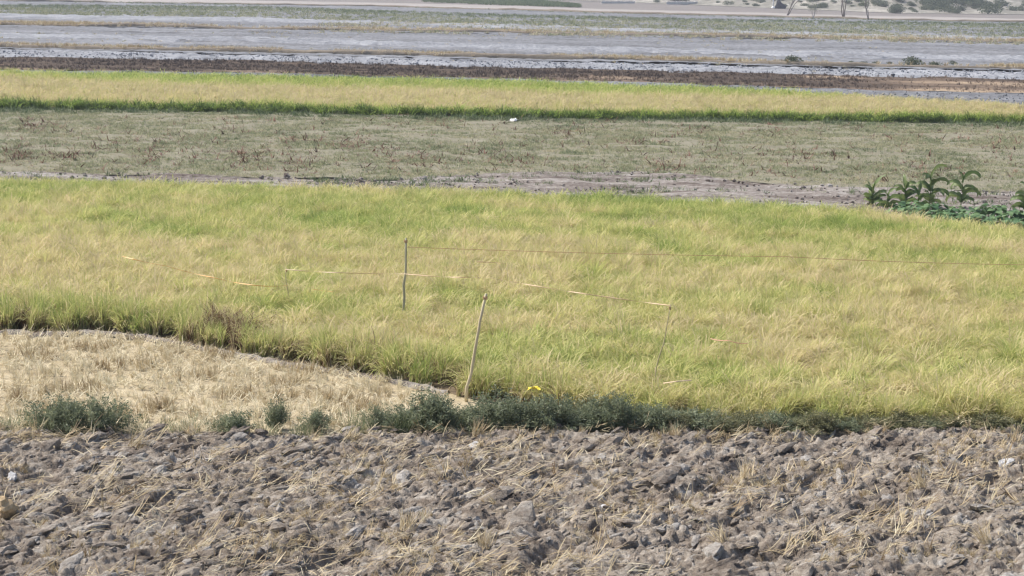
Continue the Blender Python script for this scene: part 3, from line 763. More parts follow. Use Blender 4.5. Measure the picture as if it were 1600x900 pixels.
px, py = proj(P)
k = fbm(P[:, 0] * 0.07, P[:, 1] * 0.035, 4, 201) > rng.uniform(-0.8, 0.35, len(P))
P = P[k]; px = px[k]; py = py[k]
top = np.exp(-((py - L['green_far'](px) - 2) / 3.0) ** 2)
c = 0.38 - 0.3 * top + 0.2 * fbm(P[:, 0] * 0.05, P[:, 1] * 0.02, 3, 203) + rng.normal(0, 0.12, len(P))
scatter('far_weeds', FWEED, 5, P, rand_rot(len(P), 0.2), rng.uniform(0.5, 1.3, len(P)), c, 'band of sparse green weeds across the far grey fields', 'weeds')
P = strip_pts(lambda x: L['green_near'](x) + 1, lambda x: L['bund2'](x) + 4, 0.7, 500, 1850)
P = P[fbm(P[:, 0] * 0.12, P[:, 1] * 0.06, 4, 207) > rng.uniform(-0.5, 0.4, len(P))]
scatter('far_dry_weeds', FWEED, 5, P, rand_rot(len(P), 0.2), rng.uniform(0.6, 1.4, len(P)), rng.normal(0.7, 0.2, len(P)), 'straggling yellow-green weeds on the pale strip at the far right', 'weeds')
P = strip_pts(lambda x: L['bund3'](x) + 0, lambda x: L['bund3'](x) + 2.5, 0.5)
P = P[fbm(P[:, 0] * 0.05, P[:, 1] * 0.05, 3, 211) > rng.uniform(-0.5, 0.4, len(P))]
scatter('track_weeds', FWEED, 5, P, rand_rot(len(P), 0.2), rng.uniform(0.4, 0.9, len(P)), rng.normal(0.15, 0.12, len(P)), 'dark weeds along the bank of the far dirt track', 'weeds')
P = strip_pts(lambda x: L['bund2'](x) + 3, lambda x: L['burnt_far'](x) - 2, 0.16)
P = P[fbm(P[:, 0] * 0.08, P[:, 1] * 0.03, 3, 231) > rng.uniform(-0.15, 0.6, len(P))]
scatter('fallow_weeds', FWEED, 5, P, rand_rot(len(P), 0.2), rng.uniform(0.25, 0.75, len(P)), rng.normal(0.80, 0.2, len(P)), 'odd small weeds on the grey tilled ground', 'weeds')

def soil_lumps(name, far, near, dens, size, m, label, z=0.05):
    ms = [clod_mesh('soil_lump', 470 + i, 1) for i in range(4)]
    for q in ms: q.materials.clear(); q.materials.append(m)
    cg = group_of(name + '_lump', ms)
    P = strip_pts(far, near, dens); P[:, 2] = z
    P = P[fbm(P[:, 0] * 0.3, P[:, 1] * 0.3, 3, 221) > rng.uniform(-0.9, 0.5, len(P))]
    s = rng.lognormal(math.log(size), 0.4, len(P))
    scatter(name, cg, 4, P, rand_rot(len(P), 0.4), np.stack([s * 1.3, s, s * 0.8], 1), rng.random(len(P)), label, 'soil lumps')
soil_lumps('pale_soil_lumps', lambda x: L['bund1'](x) + 5, lambda x: L['burnt_far'](x), 3.0, 0.065, MAT['pale_soil'], 'pale clods scattered over the strip beyond the burnt stubble', 0.12)
soil_lumps('path_soil_lumps', L['weedy_near'], lambda x: L['rice_far'](x) - 8, 4.0, 0.05, MAT['path_soil'], 'broken clods on the bare strip behind the nearer rice', 0.05)
soil_lumps('wedge_soil_lumps', lambda x: L['burnt_near'](x) + 1, L['rice2_far'], 1.5, 0.06, MAT['grey_soil'], 'grey clods on the tapering strip behind the farther rice', 0.06)

# far green crop strip at the top edge of the picture
crop_me = [tuft('crop_row', MAT['weed'], 16, 0.8, 0.10, 0.5, (0.05, 0.7), (0.1, 0.8), 2, (0, 1), 380 + i) for i in range(4)]
CROP = group_of('crop_tuft', crop_me)
q = np.stack([rng.uniform(660, 905, 2600), rng.random(2600)], 1)
ybot = np.interp(q[:, 0], [660, 780, 905], [3, 8, 11]); ytop = np.interp(q[:, 0], [660, 800, 905], [-10, -4, 8.5])
P = up(q[:, 0], ytop + (ybot - ytop) * q[:, 1])
scatter('far_green_crop', CROP, 4, P, rand_rot(len(P), 0.15), rng.uniform(0.7, 1.2, len(P)), rng.normal(-0.02, 0.06, len(P)), 'dark green crop strip at the top edge left of the hillside', 'crop')

# ------------------------------------------------------------------ things: stones
def stone(x, y, size, seed, m, label, cat='stone', name='stone', flat=0.6, group=None):
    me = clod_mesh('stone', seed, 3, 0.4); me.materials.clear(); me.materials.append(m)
    o = obj(name, me); p = up1(x, y); p.z = float(plough_h(np.array([p.x]), np.array([p.y]))[0]) + size * 0.25
    o.location = p; o.scale = (size, size * 0.8, size * flat); o.rotation_euler = (0.3, -0.2, seed)
    tag(o, label, cat, group)
stone(20, 750, 0.15, 501, MAT['stone'], 'white stone on the clods at the far left edge', flat=0.95)
stone(1574, 727, 0.17, 502, MAT['stone'], 'white stone near the right edge just below the rice')
stone(742, 706, 0.12, 503, MAT['stone'], 'small white stone beside the pale straw tuft below the tall cane')
stone(4, 806, 0.27, 504, MAT['tan_stone'], 'rounded tan boulder cut off by the left edge', flat=0.85)
stone(172, 706, 0.16, 505, MAT['tan_stone'], 'elongated tan stone near the left among the clods', flat=0.5)
stone(952, 800, 0.15, 506, MAT['stone'], 'pale angular stone in the middle of the ploughed ground')
stone(1215, 795, 0.12, 509, MAT['stone'], 'flat pale stone right of centre on the clods', flat=0.4)

# ------------------------------------------------------------------ things: straw tufts
tuft_me = [tuft('straw_tuft', MAT['straw'], 46, 0.38, 0.012, 0.10, (0.0, 0.6), (-0.1, 0.8), 3, (0.2, 1.0), 520 + i) for i in range(4)]
n_ = NT('straw_tuft_mat', 0.6, 0.2); tt = n_.attr('tone')
cc_ = n_.ramp(tt, [(0.0, (0.34, 0.25, 0.14)), (0.5, (0.56, 0.45, 0.28)), (1.0, (0.74, 0.66, 0.48))]); n_.color(cc_); n_.translucent(cc_, 0.2)
for me in tuft_me: me.materials.clear(); me.materials.append(n_.m)
for i, (x, y, sc, lx, lab) in enumerate([
        (745, 690, 1.1, 0.3, 'upright pale straw tuft below the tall leaning cane'),
        (545, 692, 1.0, 0.5, 'tan straw tuft at the near corner of the stubble'),
        (210, 700, 1.2, 0.6, 'spiky straw tuft near the left beside the tan stone'),
        (1585, 695, 0.9, 0.2, 'pale straw tuft above the white stone at the right edge'),
        (635, 838, 1.1, 0.4, 'rust tan straw tuft left of centre near the bottom'),
        (1165, 760, 1.1, 0.5, 'leaning straw tuft right of centre on the clods'),
        (1055, 690, 0.8, 0.4, 'small straw tuft on the plough edge under the green weeds'),
        (760, 865, 1.0, 0.5, 'brownish straw tuft at the bottom centre'),
        (1440, 775, 0.9, 0.5, 'dry straw tuft at the right above the dark hollow'),
        (1130, 855, 1.0, 0.6, 'straw tuft leaning right near the bottom edge'),
        (300, 690, 0.9, 0.4, 'straw tuft at the stubble edge right of the dark bushes'),
        (1540, 858, 1.0, 0.5, 'straw tuft in the lower right corner')]):
    o = obj('straw_tuft', tuft_me[i % 4]); p = up1(x, y); p.z = float(plough_h(np.array([p.x]), np.array([p.y]))[0])
    o.location = p; o.scale = (sc,) * 3; o.rotation_euler = (0.1, lx, i * 0.3)
    tag(o, lab, 'straw tuft', 'straw tufts on the ploughed ground')

# ------------------------------------------------------------------ things: weedy bushes along the plough edge
def bush_meshes(seed, nl=4200, r=0.36, h=0.46):
    rd = np.random.default_rng(seed); V = []; F = []; T = []; SV = []; SF = []
    nst = 42
    for s in range(nst):
        az = rd.uniform(0, 6.283); L_ = h * rd.uniform(0.7, 1.25); tl = rd.uniform(0.05, 1.15)
        p = np.array([rd.normal(0, 0.05), rd.normal(0, 0.05), 0.0]); pts = [p]
        d = np.array([math.sin(tl) * math.cos(az), math.sin(tl) * math.sin(az), math.cos(tl)])
        for k in range(6):
            d = d + rd.normal(0, 0.12, 3); d /= np.linalg.norm(d); p = p + d * L_ / 6; pts.append(p)
        for k in range(6):
            a, b = pts[k], pts[k + 1]; w = 0.004 * (1 - k / 8)
            n0 = len(SV)
            for q in (0, 2.094, 4.189):
                o_ = np.array([math.cos(q), math.sin(q), 0]) * w; SV.append(a + o_)
            for q in (0, 2.094, 4.189):
                o_ = np.array([math.cos(q), math.sin(q), 0]) * w * 0.85; SV.append(b + o_)
            SF += [(n0 + e, n0 + (e + 1) % 3, n0 + 3 + (e + 1) % 3, n0 + 3 + e) for e in range(3)]
        tb = rd.uniform(0, 1)
        for k in range(nl // nst):
            u = rd.uniform(0.12, 1.0) * 6; i0 = min(int(u), 5); q = pts[i0] + (pts[i0 + 1] - pts[i0]) * (u - i0)
            dd = d * 0.6 + rd.normal(0, 0.7, 3); dd /= np.linalg.norm(dd); ln = rd.uniform(0.03, 0.075)
            q = q + rd.normal(0, 0.028, 3); q[2] = max(q[2], 0.01)
            sd = np.cross(dd, rd.normal(size=3)); sd /= np.linalg.norm(sd); w = rd.uniform(0.005, 0.010)
            n0 = len(V); V += [q, q + dd * ln * 0.5 + sd * w, q + dd * ln, q + dd * ln * 0.5 - sd * w]; F.append((n0, n0 + 1, n0 + 2, n0 + 3))
            T += [float(np.clip(tb * 0.6 + rd.uniform(0, 0.4), 0, 1))] * 4
    return tone_mesh('bush_foliage', V, F, T, MAT['bush']), mesh('bush_stem', SV, SF)
bm_v = [bush_meshes(600 + i) for i in range(4)]
for _, s_ in bm_v: s_.materials.append(MAT['stem'])
ol_v = [v_[0].copy() for v_ in bm_v]
for v_ in ol_v: v_.materials.clear(); v_.materials.append(MAT['olive'])
def bush(x, y, sx, sz, i, label, group=None, olive=False):
    r = empty('weed_bush', up1(x, y), i * 1.3)
    r.scale = (sx, sx, sz)
    obj('foliage', (ol_v if olive else [v_[0] for v_ in bm_v])[i % 4], None, r); obj('stem', bm_v[i % 4][1], None, r)
    tag(r, label, 'bush', group)
ORD = ['first', 'second', 'third', 'fourth', 'fifth', 'sixth', 'seventh', 'eighth', 'ninth', 'tenth', 'eleventh', 'twelfth', 'thirteenth', 'fourteenth', 'fifteenth', 'sixteenth', 'seventeenth', 'eighteenth']
bl = [(78, 670, 1.35, 1.15, 'dark green weedy bush nearest the left edge'),
      (112, 677, 1.15, 1.1, 'dark bush in the middle of the left clump of three'),
      (160, 674, 1.35, 1.25, 'dark bush at the right of the left clump of three'),
      (372, 676, 1.15, 0.72, 'low green bush left of the thin upright weed'),
      (432, 670, 0.65, 1.15, 'thin upright weed in the stubble edge'),
      (494, 674, 1.0, 0.70, 'small low bush between upright weed and straw corner'),
      (594, 673, 0.85, 0.90, 'rounded bush alone left of the long green row')]
for i, b in enumerate(bl): bush(*b[:4], i, b[4], 'bushes along the plough edge')
row = [(645, 671), (676, 674), (706, 670), (748, 674), (772, 668), (800, 675), (828, 668), (856, 675), (884, 669), (912, 675), (940, 670), (968, 675), (996, 671), (1024, 675)]
for i, (x, y) in enumerate(row):
    bush(x, y, 1.35 + 0.25 * math.sin(i * 2.1), 1.05 + 0.32 * math.sin(i * 1.9), i, ORD[i] + ' dark green bush from the left in the long row below the leaning cane', 'bushes in the long row')
row2 = [(1055, 675), (1092, 673), (1130, 675), (1168, 673), (1208, 675), (1248, 673), (1288, 674), (1330, 673), (1372, 673), (1414, 672), (1458, 672), (1502, 671), (1548, 671), (1594, 670)]
for i, (x, y) in enumerate(row2):
    bush(x, y, 1.25 + 0.25 * math.sin(i * 1.7), 0.72 + 0.18 * math.sin(i * 2.3) - 0.025 * i, i + 1, ORD[i] + ' low dull weed from the left along the right front of the rice', 'low weeds along the rice front', i % 3 != 1)

# ------------------------------------------------------------------ things: maize plants
def maize_leaf(L_, w, tilt, bend, seed, fold=0.2):
    rd = random.Random(seed); V = []; F = []; T = []; seg = 9
    p = Vector((0, 0, 0)); th = tilt; tone = rd.random(); roll = rd.choice((-1, 1)) * rd.uniform(0.6, 1.0); w = w * 1.9
    for s in range(seg + 1):
        u = s / seg; ww = w * (0.45 + 1.3 * u if u < 0.35 else 0.905 * math.sqrt(max(0, 1 - ((u - 0.35) / 0.65) ** 1.8)) + 0.02)
        nrm = Vector((-math.cos(th), 0, math.sin(th)))
        wav = 0.02 * math.sin(u * 14 + seed)
        for sd in (-1, 0, 1):
            side = Vector((0, 1, 0)) * math.cos(roll) + nrm * math.sin(roll); up_ = nrm * math.cos(roll) - Vector((0, 1, 0)) * math.sin(roll)
            V.append(p + side * (sd * ww / 2) + up_ * (fold * ww * abs(sd) + wav * sd)); T.append(min(1, max(0, tone + (0.25 if sd == 0 else 0))))
        if s < seg:
            th += bend / seg * (0.5 + 1.1 * u)
            p = p + Vector((math.sin(th), 0, math.cos(th))) * (L_ / seg)
            a = s * 3; F += [(a, a + 1, a + 4, a + 3), (a + 1, a + 2, a + 5, a + 4)]
    return tone_mesh('maize_leaf', V, F, T, MAT['maize'], True)
def tube(pts, radii, seg=7):
    V = []; F = []
    for i, p in enumerate(pts):
        t = (Vector(pts[min(i + 1, len(pts) - 1)]) - Vector(pts[max(i - 1, 0)])).normalized()
        a = t.orthogonal().normalized(); b = t.cross(a)
        for k in range(seg):
            q = 6.2832 * k / seg; V.append(Vector(p) + (a * math.cos(q) + b * math.sin(q)) * radii[i])
    for i in range(len(pts) - 1):
        for k in range(seg):
            F.append((i * seg + k, i * seg + (k + 1) % seg, (i + 1) * seg + (k + 1) % seg, (i + 1) * seg + k))
    F.append(tuple(range(seg))[::-1]); F.append(tuple((len(pts) - 1) * seg + k for k in range(seg)))
    return V, F
def maize(x, y, h, leaves, seed, label):
    r = empty('maize_plant', up1(x, y)); rd = random.Random(seed)
    pts = [(0.02 * math.sin(k + seed), 0.02 * math.cos(k), h * k / 6) for k in range(7)]
    v, f = tube(pts, [0.020 - 0.0018 * k for k in range(7)]); obj('stalk', mesh('stalk', v, f, True), MAT['maize_stalk'], r)
    leaves = leaves + [(zf * rd.uniform(.7, .95), az + rd.uniform(130, 230), L_ * rd.uniform(.6, .9), w, tilt + .15, bend * rd.uniform(.8, 1.2)) for (zf, az, L_, w, tilt, bend) in leaves[:-1]] + [(zf * rd.uniform(.4, .8), az + rd.uniform(-70, 70), L_ * rd.uniform(.6, .95), w * rd.uniform(.8, 1.1), tilt + rd.uniform(0, .4), bend * rd.uniform(.6, 1.3)) for (zf, az, L_, w, tilt, bend) in leaves[:-1]]
    for j, (zf, az, L_, w, tilt, bend) in enumerate(leaves):
        o = obj('leaf', maize_leaf(L_, w, tilt, bend, seed * 10 + j), None, r)
        o.location = (0, 0, h * zf); o.rotation_euler = (0, 0, math.radians(az))
    tag(r, label, 'maize plant', 'maize plants behind the rice')
maize(1362, 322, 0.55, [(0.35, 10, 0.75, .10, 0.5, 1.2), (0.5, 200, 0.5, .09, 0.6, 1.6), (0.8, -25, 0.95, .11, 0.15, 1.0), (0.9, 150, 0.45, .08, 0.3, 1.5), (0.3, 250, 0.5, .09, .7, 1.2), (1.0, 40, 0.6, .08, 0.1, 1.2)], 1, 'drooping maize plant at the left end of the maize group')
maize(1413, 330, 0.85, [(0.3, 170, 0.7, .10, 0.5, 1.8), (0.5, 20, 0.75, .11, 0.4, 2.2), (0.75, 190, 0.6, .09, 0.3, 1.8), (0.9, -10, 0.55, .10, 0.15, 2.0), (1.0, 100, 0.55, .08, 0.1, 0.9), (0.6, 300, 0.6, .10, .4, 2.0)], 2, 'maize plant with broad hanging leaf, second from the left')
maize(1452, 328, 1.15, [(0.25, 185, 0.7, .10, 0.6, 1.6), (0.4, 5, 0.9, .11, 0.5, 2.3), (0.6, 175, 0.55, .09, 0.3, 1.2), (0.7, -8, 0.9, .10, 0.35, 2.3), (0.95, 20, 0.95, .12, 0.10, 1.9), (0.9, 200, 0.5, .09, 0.2, 1.6), (0.3, 280, .6, .1, .6, 1.5)], 3, 'tallest maize plant, its top leaf arching right')
maize(1502, 326, 1.05, [(0.3, 190, 0.75, .10, 0.5, 2.0), (0.4, -5, 0.85, .11, 0.5, 2.2), (0.7, 180, 0.75, .10, 0.35, 2.3), (0.9, 5, 0.95, .11, 0.15, 2.6), (1.0, 170, 0.35, .07, 0.1, 0.8)], 4, 'maize plant with leaf arching over to the right, fourth from the left')
maize(1386, 333, 0.6, [(0.4, 180, 0.6, .09, 0.6, 1.8), (0.6, 15, 0.7, .10, 0.4, 2.0), (0.9, 210, 0.5, .09, 0.3, 1.8), (1.0, 330, 0.5, .08, 0.2, 1.6)], 6, 'small maize plant between the drooping one and the broad hanging leaf')
maize(1434, 334, 0.75, [(0.4, 200, 0.6, .10, 0.5, 2.0), (0.6, -20, 0.6, .10, 0.4, 2.0), (0.9, 170, 0.55, .09, 0.3, 1.6), (1.0, 60, 0.45, .08, 0.1, 1.0)], 7, 'short maize plant just left of the tallest one')
maize(1604, 345, 1.0, [(0.3, 190, 0.8, .12, 0.4, 2.2), (0.5, 160, 0.8, .12, 0.4, 2.2), (0.7, 200, 0.7, .11, 0.3, 2.0), (0.8, 20, 0.7, .10, 0.3, 2.0), (1.0, 170, 0.5, .09, 0.1, 1.4)], 5, 'maize plant cut off by the right edge')

# ------------------------------------------------------------------ things: bean plants
def bean_leaf_mesh(seed):
    rd = random.Random(seed); V = [(0, 0, 0)]; T = []; F = []
    prof = [(0.15, 0.5), (0.4, 0.62), (0.7, 0.42), (1.0, 0.0)]
    L_ = 0.13
    rows = [[(0, 0, 0)]]
    V = []; 
    for u, w in [(0.0, 0.02)] + prof:
        droop = -0.35 * L_ * u * u
        for sd in (-1, 0, 1): V.append((u * L_, sd * w * L_ * 0.75, droop + abs(sd) * 0.12 * w * L_)); T.append(0.5)
    for i in range(4):
        a = i * 3; F += [(a, a + 1, a + 4, a + 3), (a + 1, a + 2, a + 5, a + 4)]
    T = [rd.random()] * len(V)
    return tone_mesh('bean_leaf', V, F, T, MAT['bean'], True)
bl_me = [bean_leaf_mesh(700 + i) for i in range(8)]
def bean_stem(h, seed):
    rd = random.Random(seed); pts = [Vector((rd.uniform(-.03, .03) * q, rd.uniform(-.03, .03) * q, h * q / 3)) for q in range(4)]
    v, f = tube(pts, [0.009, 0.008, 0.006, 0.004], 5); return mesh('bean_stem', v, f)
bs_me = [bean_stem(0.34, 720 + i) for i in range(3)]
bean_px = []
for i in range(34):
    x = 1405 + (i % 17) * 13.5 + random.uniform(-5, 5); rowk = i // 17
    y = 336 + (x - 1405) * 0.100 + rowk * 9 + random.uniform(-3, 3)
    if rowk == 0 and x > 1520: y -= 6
    bean_px.append((x, y))
for i, (x, y) in enumerate(bean_px):
    r = empty('bean_plant', up1(x, y), random.uniform(0, 6.28)); r.scale = (1.3, 1.3, 1.25)
    obj('stem', bs_me[i % 3], MAT['stem'], r)
    for j in range(20):
        o = obj('leaf', bl_me[(i * 3 + j) % 8], None, r)
        a = random.uniform(0, 6.28); rr = random.uniform(0.02, 0.20)
        o.location = (rr * math.cos(a), rr * math.sin(a), 0.42 * random.uniform(0.45, 1.0) * (1 - rr * 0.8))
        o.rotation_euler = (random.uniform(-.4, .4), random.uniform(-.3, .5), a + random.uniform(-.6, .6)); o.scale = (random.uniform(1.0, 1.9),) * 3
    tag(r, 'low broad-leaved green plant in the patch below the maize', 'bean plant', 'low leafy plants below the maize')

# ------------------------------------------------------------------ things: stakes, tapes, litter
def canopy_base(x, y, z=0.66):
    return up1(x, y, z).y
def stake(top, foot, Y, rad, m, label, seed, visible_base=False):
    a = atY(foot[0], foot[1], Y); b = atY(top[0], top[1], Y)
    d = (b - a)
    if not visible_base: a = a - d * ((a.z + 0.1) / d.z)
    r = empty('stake', a); rd = random.Random(seed)
    n = 9; pts = [(b - a) * (k / (n - 1)) + Vector((rd.uniform(-1, 1), rd.uniform(-1, 1), 0)) * 0.022 for k in range(n)]
    v, f = tube(pts, [rad * (1.15 - 0.4 * k / (n - 1)) * rd.uniform(0.9, 1.1) for k in range(n)], 8)
    obj('pole', mesh('pole', v, f, True), m, r)
    kp = pts[-1] - (b - a).normalized() * 0.10
    kv = []; kf = []
    for j in range(4):
        q = [kp + Vector((math.cos(t) * rad * 1.35, math.sin(t) * rad * 1.35, 0.015 * j + 0.004 * math.sin(t * 2 + j))) for t in np.linspace(0, 6.283, 11)]
        v, f = tube(q, [0.006] * 11, 5); n0 = len(kv); kv += v; kf += [tuple(i + n0 for i in g) for g in f]
    obj('knot', mesh('knot', kv, kf, True), MAT['string'], r)
    tag(r, label, 'stake', 'stakes standing in the rice')
    return b
YA = canopy_base(632, 468)
tA = stake((635, 372), (631, 470), YA, 0.030, MAT['wood_grey'], 'grey wooden stake standing highest in the rice, left of centre', 1)
YB = up1(727, 627).y
tB = stake((758, 459), (727, 627), YB, 0.032, MAT['wood_pale'], 'tall pale cane leaning right at the corner of the stubble', 2, True)
YC = canopy_base(1020, 604, 0.3)
tC = stake((1048, 476), (1021, 604), YC, 0.013, MAT['wood_brown'], 'thin brown cane at the right end of the white and red tape', 3)
YD = canopy_base(448, 446, 0.72)
tD = stake((446, 418), (449, 450), YD, 0.011, MAT['wood_brown'], 'short thin stick where the white tape meets the orange tape', 4)

def ribbon(name, pts, width, m, label, cat, twist=1.0, sag=0.0, seed=0, step=0.06):
    rd = random.Random(seed); P_ = []
    for a, b in zip(pts[:-1], pts[1:]):
        n = max(2, int((b - a).length / step))
        for k in range(n): P_.append(a.lerp(b, k / n) - Vector((0, 0, sag * 4 * (k / n) * (1 - k / n))))
    P_.append(pts[-1]); V = []; F = []; ang = rd.uniform(0, 3)
    rate = 0.2
    for i, p in enumerate(P_):
        t = (P_[min(i + 1, len(P_) - 1)] - P_[max(i - 1, 0)]).normalized()
        a = Vector((0, 0, 1)).cross(t).normalized(); b = t.cross(a)
        if i % 14 == 0: rate = rd.uniform(-0.03, 0.22) * twist
        ang += rate
        w = a * math.cos(ang) + b * math.sin(ang)
        cup = (a * -math.sin(ang) + b * math.cos(ang)) * width * 0.12
        V += [p - w * width / 2, p + cup, p + w * width / 2]
        if i: k = (i - 1) * 3; F += [(k, k + 1, k + 4, k + 3), (k + 1, k + 2, k + 5, k + 4)]
    me = mesh(name, V, F, True); o = obj(name, me, m)
    sol = o.modifiers.new('thickness', 'SOLIDIFY'); sol.thickness = 0.0015; sol.use_rim = True
    me.materials.clear(); me.materials.append(m)
    return tag(o, label, cat, 'bird scaring tapes over the rice')
pA = atY(633, 428, YA - 0.06)
ribbon('tape', [atY(446, 421, YD), pA, atY(760, 433, (YA * 2 + YC) / 3), tC + Vector((0, 0, -0.02))], 0.021, MAT['tape_white'],
       'long twisted white and red tape running from the short stick to the thin brown cane', 'tape', 1.0, 0.03, 1)
ribbon('tape', [atY(190, 400, YD + 3.0), atY(262, 416, YD + 2), atY(335, 434, YD + .8), atY(400, 446, YD + .2), atY(450, 446, YD - .05)], 0.024, MAT['tape_orange'],
       'orange and dark tape drooping through the rice left of the short stick', 'tape', 1.0, 0.02, 2)
ribbon('tape', [atY(1110, 529, up1(1110, 529, .70).y), atY(1138, 532, up1(1138, 532, .78).y), atY(1168, 537, up1(1168, 537, .76).y)], 0.018, MAT['tape_red'],
       'short pinkish tape lying on the rice right of the thin brown cane', 'tape', 0.8, 0.02, 3)
ribbon('tape', [atY(1036, 599, up1(1036, 599, 0.70).y), atY(1056, 596, up1(1056, 596, 0.78).y), atY(1080, 594, up1(1080, 594, 0.72).y)], 0.024, MAT['tape_white'],
       'short pale tape lying on the rice near the foot of the thin brown cane', 'tape', 0.4, 0.0, 4)
ribbon('tape', [atY(745, 409, up1(745, 409, .78).y), atY(775, 410, up1(775, 410, .8).y), atY(790, 412, up1(790, 412, .76).y)], 0.036, MAT['tape_white'],
       'small scrap of pale tape on the rice right of the grey stake', 'tape', 0.6, 0.0, 5)
ribbon('tape', [atY(490, 452, up1(490, 452, .78).y), atY(520, 456, up1(520, 456, .76).y)], 0.03, MAT['tape_orange'],
       'short dark scrap of tape in the green rice right of the orange tape', 'tape', 0.6, 0.0, 6)
def cord(name, pts, rad, m, label):
    P_ = []
    for a, b, s in pts:
        n = 40
        for k in range(n): P_.append(a.lerp(b, k / n) - Vector((0, 0, s * 4 * (k / n) * (1 - k / n))))
    P_.append(pts[-1][1]); v, f = tube(P_, [rad] * len(P_), 5)
    return tag(obj(name, mesh(name, v, f, True), m), label, 'string')
e1 = atY(1230, 401, YA - 0.5); e2 = atY(1900, 412, YA + 1.5)
cord('string', [(atY(636, 386, YA), e1, 0.03), (e1, e2, 0.10)], 0.0065, MAT['string'], 'thin rust coloured string running right from the grey stake to the frame edge')

def scrap(name, x, y, z, w, hgt, m, label, cat, seed):
    rd = np.random.default_rng(seed); n = 9; V = []; F = []
    for j in range(n):
        for i in range(n):
            u, v = i / (n - 1) - .5, j / (n - 1) - .5
            edge = 1 - 0.25 * rd.random() * (abs(u) > .45 or abs(v) > .45)
            V.append((u * w * edge, v * w * 0.7 * edge, hgt * (0.9 - 2.2 * (u * u + v * v)) + hgt * 0.45 * math.sin(9 * u + 3 * v + seed) * math.cos(7 * v) + rd.normal(0, hgt * 0.07)))
    F = [(j * n + i, j * n + i + 1, (j + 1) * n + i + 1, (j + 1) * n + i) for j in range(n - 1) for i in range(n - 1)]
    o = obj(name, mesh(name, V, F), m); o.location = up1(x, y, z); o.rotation_euler = (0.25, 0, seed)
    sol = o.modifiers.new('thickness', 'SOLIDIFY'); sol.thickness = 0.003
    tag(o, label, cat)
scrap('plastic_scrap', 835, 608, 0.55, 0.26, 0.05, MAT['yellow'], 'crumpled bright yellow plastic scrap at the rice edge right of the cane', 'litter', 3)
scrap('plastic_bag', 802, 189, 0.03, 0.75, 0.13, MAT['white'], 'crumpled white plastic bag at the foot of the farther rice', 'litter', 5)


# ------------------------------------------------------------------ things: far shrubs
def shrub_mesh(seed, n=700, r=1.0, h=0.75, leaf=0.14):
    rd = np.random.default_rng(seed); V = []; F = []; T = []
    lob = [(rd.normal(0, .38), rd.normal(0, .38), rd.uniform(.25, .6), rd.uniform(.32, .6), rd.random()) for _ in range(8)]
    for k in range(n):
        lx, ly, lz, lr, lt = lob[rd.integers(8)]
        d = rd.normal(size=3); d /= np.linalg.norm(d); q = np.array([lx, ly, lz]) + d * lr * rd.uniform(.6, 1.05) * np.array([1, 1, .8])
        q[2] = abs(q[2]) * h; q[:2] *= r
        dd = d + rd.normal(0, .6, 3); dd /= np.linalg.norm(dd); sd = np.cross(dd, rd.normal(size=3)); sd /= np.linalg.norm(sd)
        ln = leaf * rd.uniform(.6, 1.4); w = ln * .3
        n0 = len(V); V += [q, q + dd * ln * .5 + sd * w, q + dd * ln, q + dd * ln * .5 - sd * w]; F.append((n0, n0 + 1, n0 + 2, n0 + 3))
        T += [float(np.clip(lt * .7 + rd.uniform(0, .3), 0, 1))] * 4
    return tone_mesh('shrub', V, F, T, MAT['shrub'])
sh_me = [shrub_mesh(800 + i) for i in range(6)]
for i, (x, y, w, lab) in enumerate([
        (1240, 101, 1.1, 'grey-green shrub left of the four small shrubs on the grey tilled field'),
        (1426, 104, 1.2, 'widest green shrub on the grey tilled field at the right'),
        (1457, 105, 0.8, 'rounded green shrub right of the widest one on the tilled field'),
        (1329, 100, 0.42, 'first of four small dark shrubs left of the widest green shrub'),
        (1349, 100, 0.36, 'second of four small dark shrubs left of the widest green shrub'),
        (1369, 101, 0.42, 'third of four small dark shrubs left of the widest green shrub'),
        (1391, 101, 0.36, 'fourth of four small dark shrubs left of the widest green shrub'),
        (1489, 101, 0.5, 'small thin shrub right of the rounded one on the tilled field')]):
    o = obj('shrub', sh_me[i % 6]); o.location = up1(x, y); o.scale = (w, w, w * 1.05); o.rotation_euler = (0, 0, i * 1.1)
    tag(o, lab, 'shrub', 'shrubs on the grey tilled field')
_ts = np.linspace(300, 1400, 1500)
def on_hill(x, y):
    d = Fv * FPX + (x - 800) * Rv - (y - 450) * Uv
    p = CAMP + d[None] * (_ts / d[1])[:, None]
    hit = (p[:, 2] <= hill_z(p[:, 0], p[:, 1])) | (p[:, 2] < 0)
    q = p[int(np.argmax(hit))] if hit.any() else p[-1]
    return Vector((q[0], q[1], max(q[2], 0)))
k = 0
rd_ = random.Random(5); hillpts = []
for i in range(240):
    x = rd_.uniform(1020, 1680); y = L['hill'](x) - rd_.uniform(-1, 26)
    dense = math.exp(-((x - 1490) / 60) ** 2) * (1 if y > -6 else .6)
    if rd_.random() > 0.45 + dense: continue
    hillpts.append((x, float(y)))
hillpts += [(1440 + rd_.uniform(0, 110), 18 - rd_.uniform(0, 20)) for _ in range(34)]
for (x, y) in hillpts:
    p = on_hill(x, y)
    if p.y < 420: continue
    o = obj('hillside_shrub', sh_me[k % 6]); o.location = p; s_ = rd_.uniform(0.8, 2.3) * (1.25 if 1440 < x < 1550 else 1)
    o.scale = (s_ * 1.2, s_, s_ * rd_.uniform(.8, 1.2)); o.rotation_euler = (0, 0, rd_.uniform(0, 6))
    tag(o, 'round grey-green shrub on the pale hillside at the top right', 'shrub', 'shrubs on the hillside'); k += 1

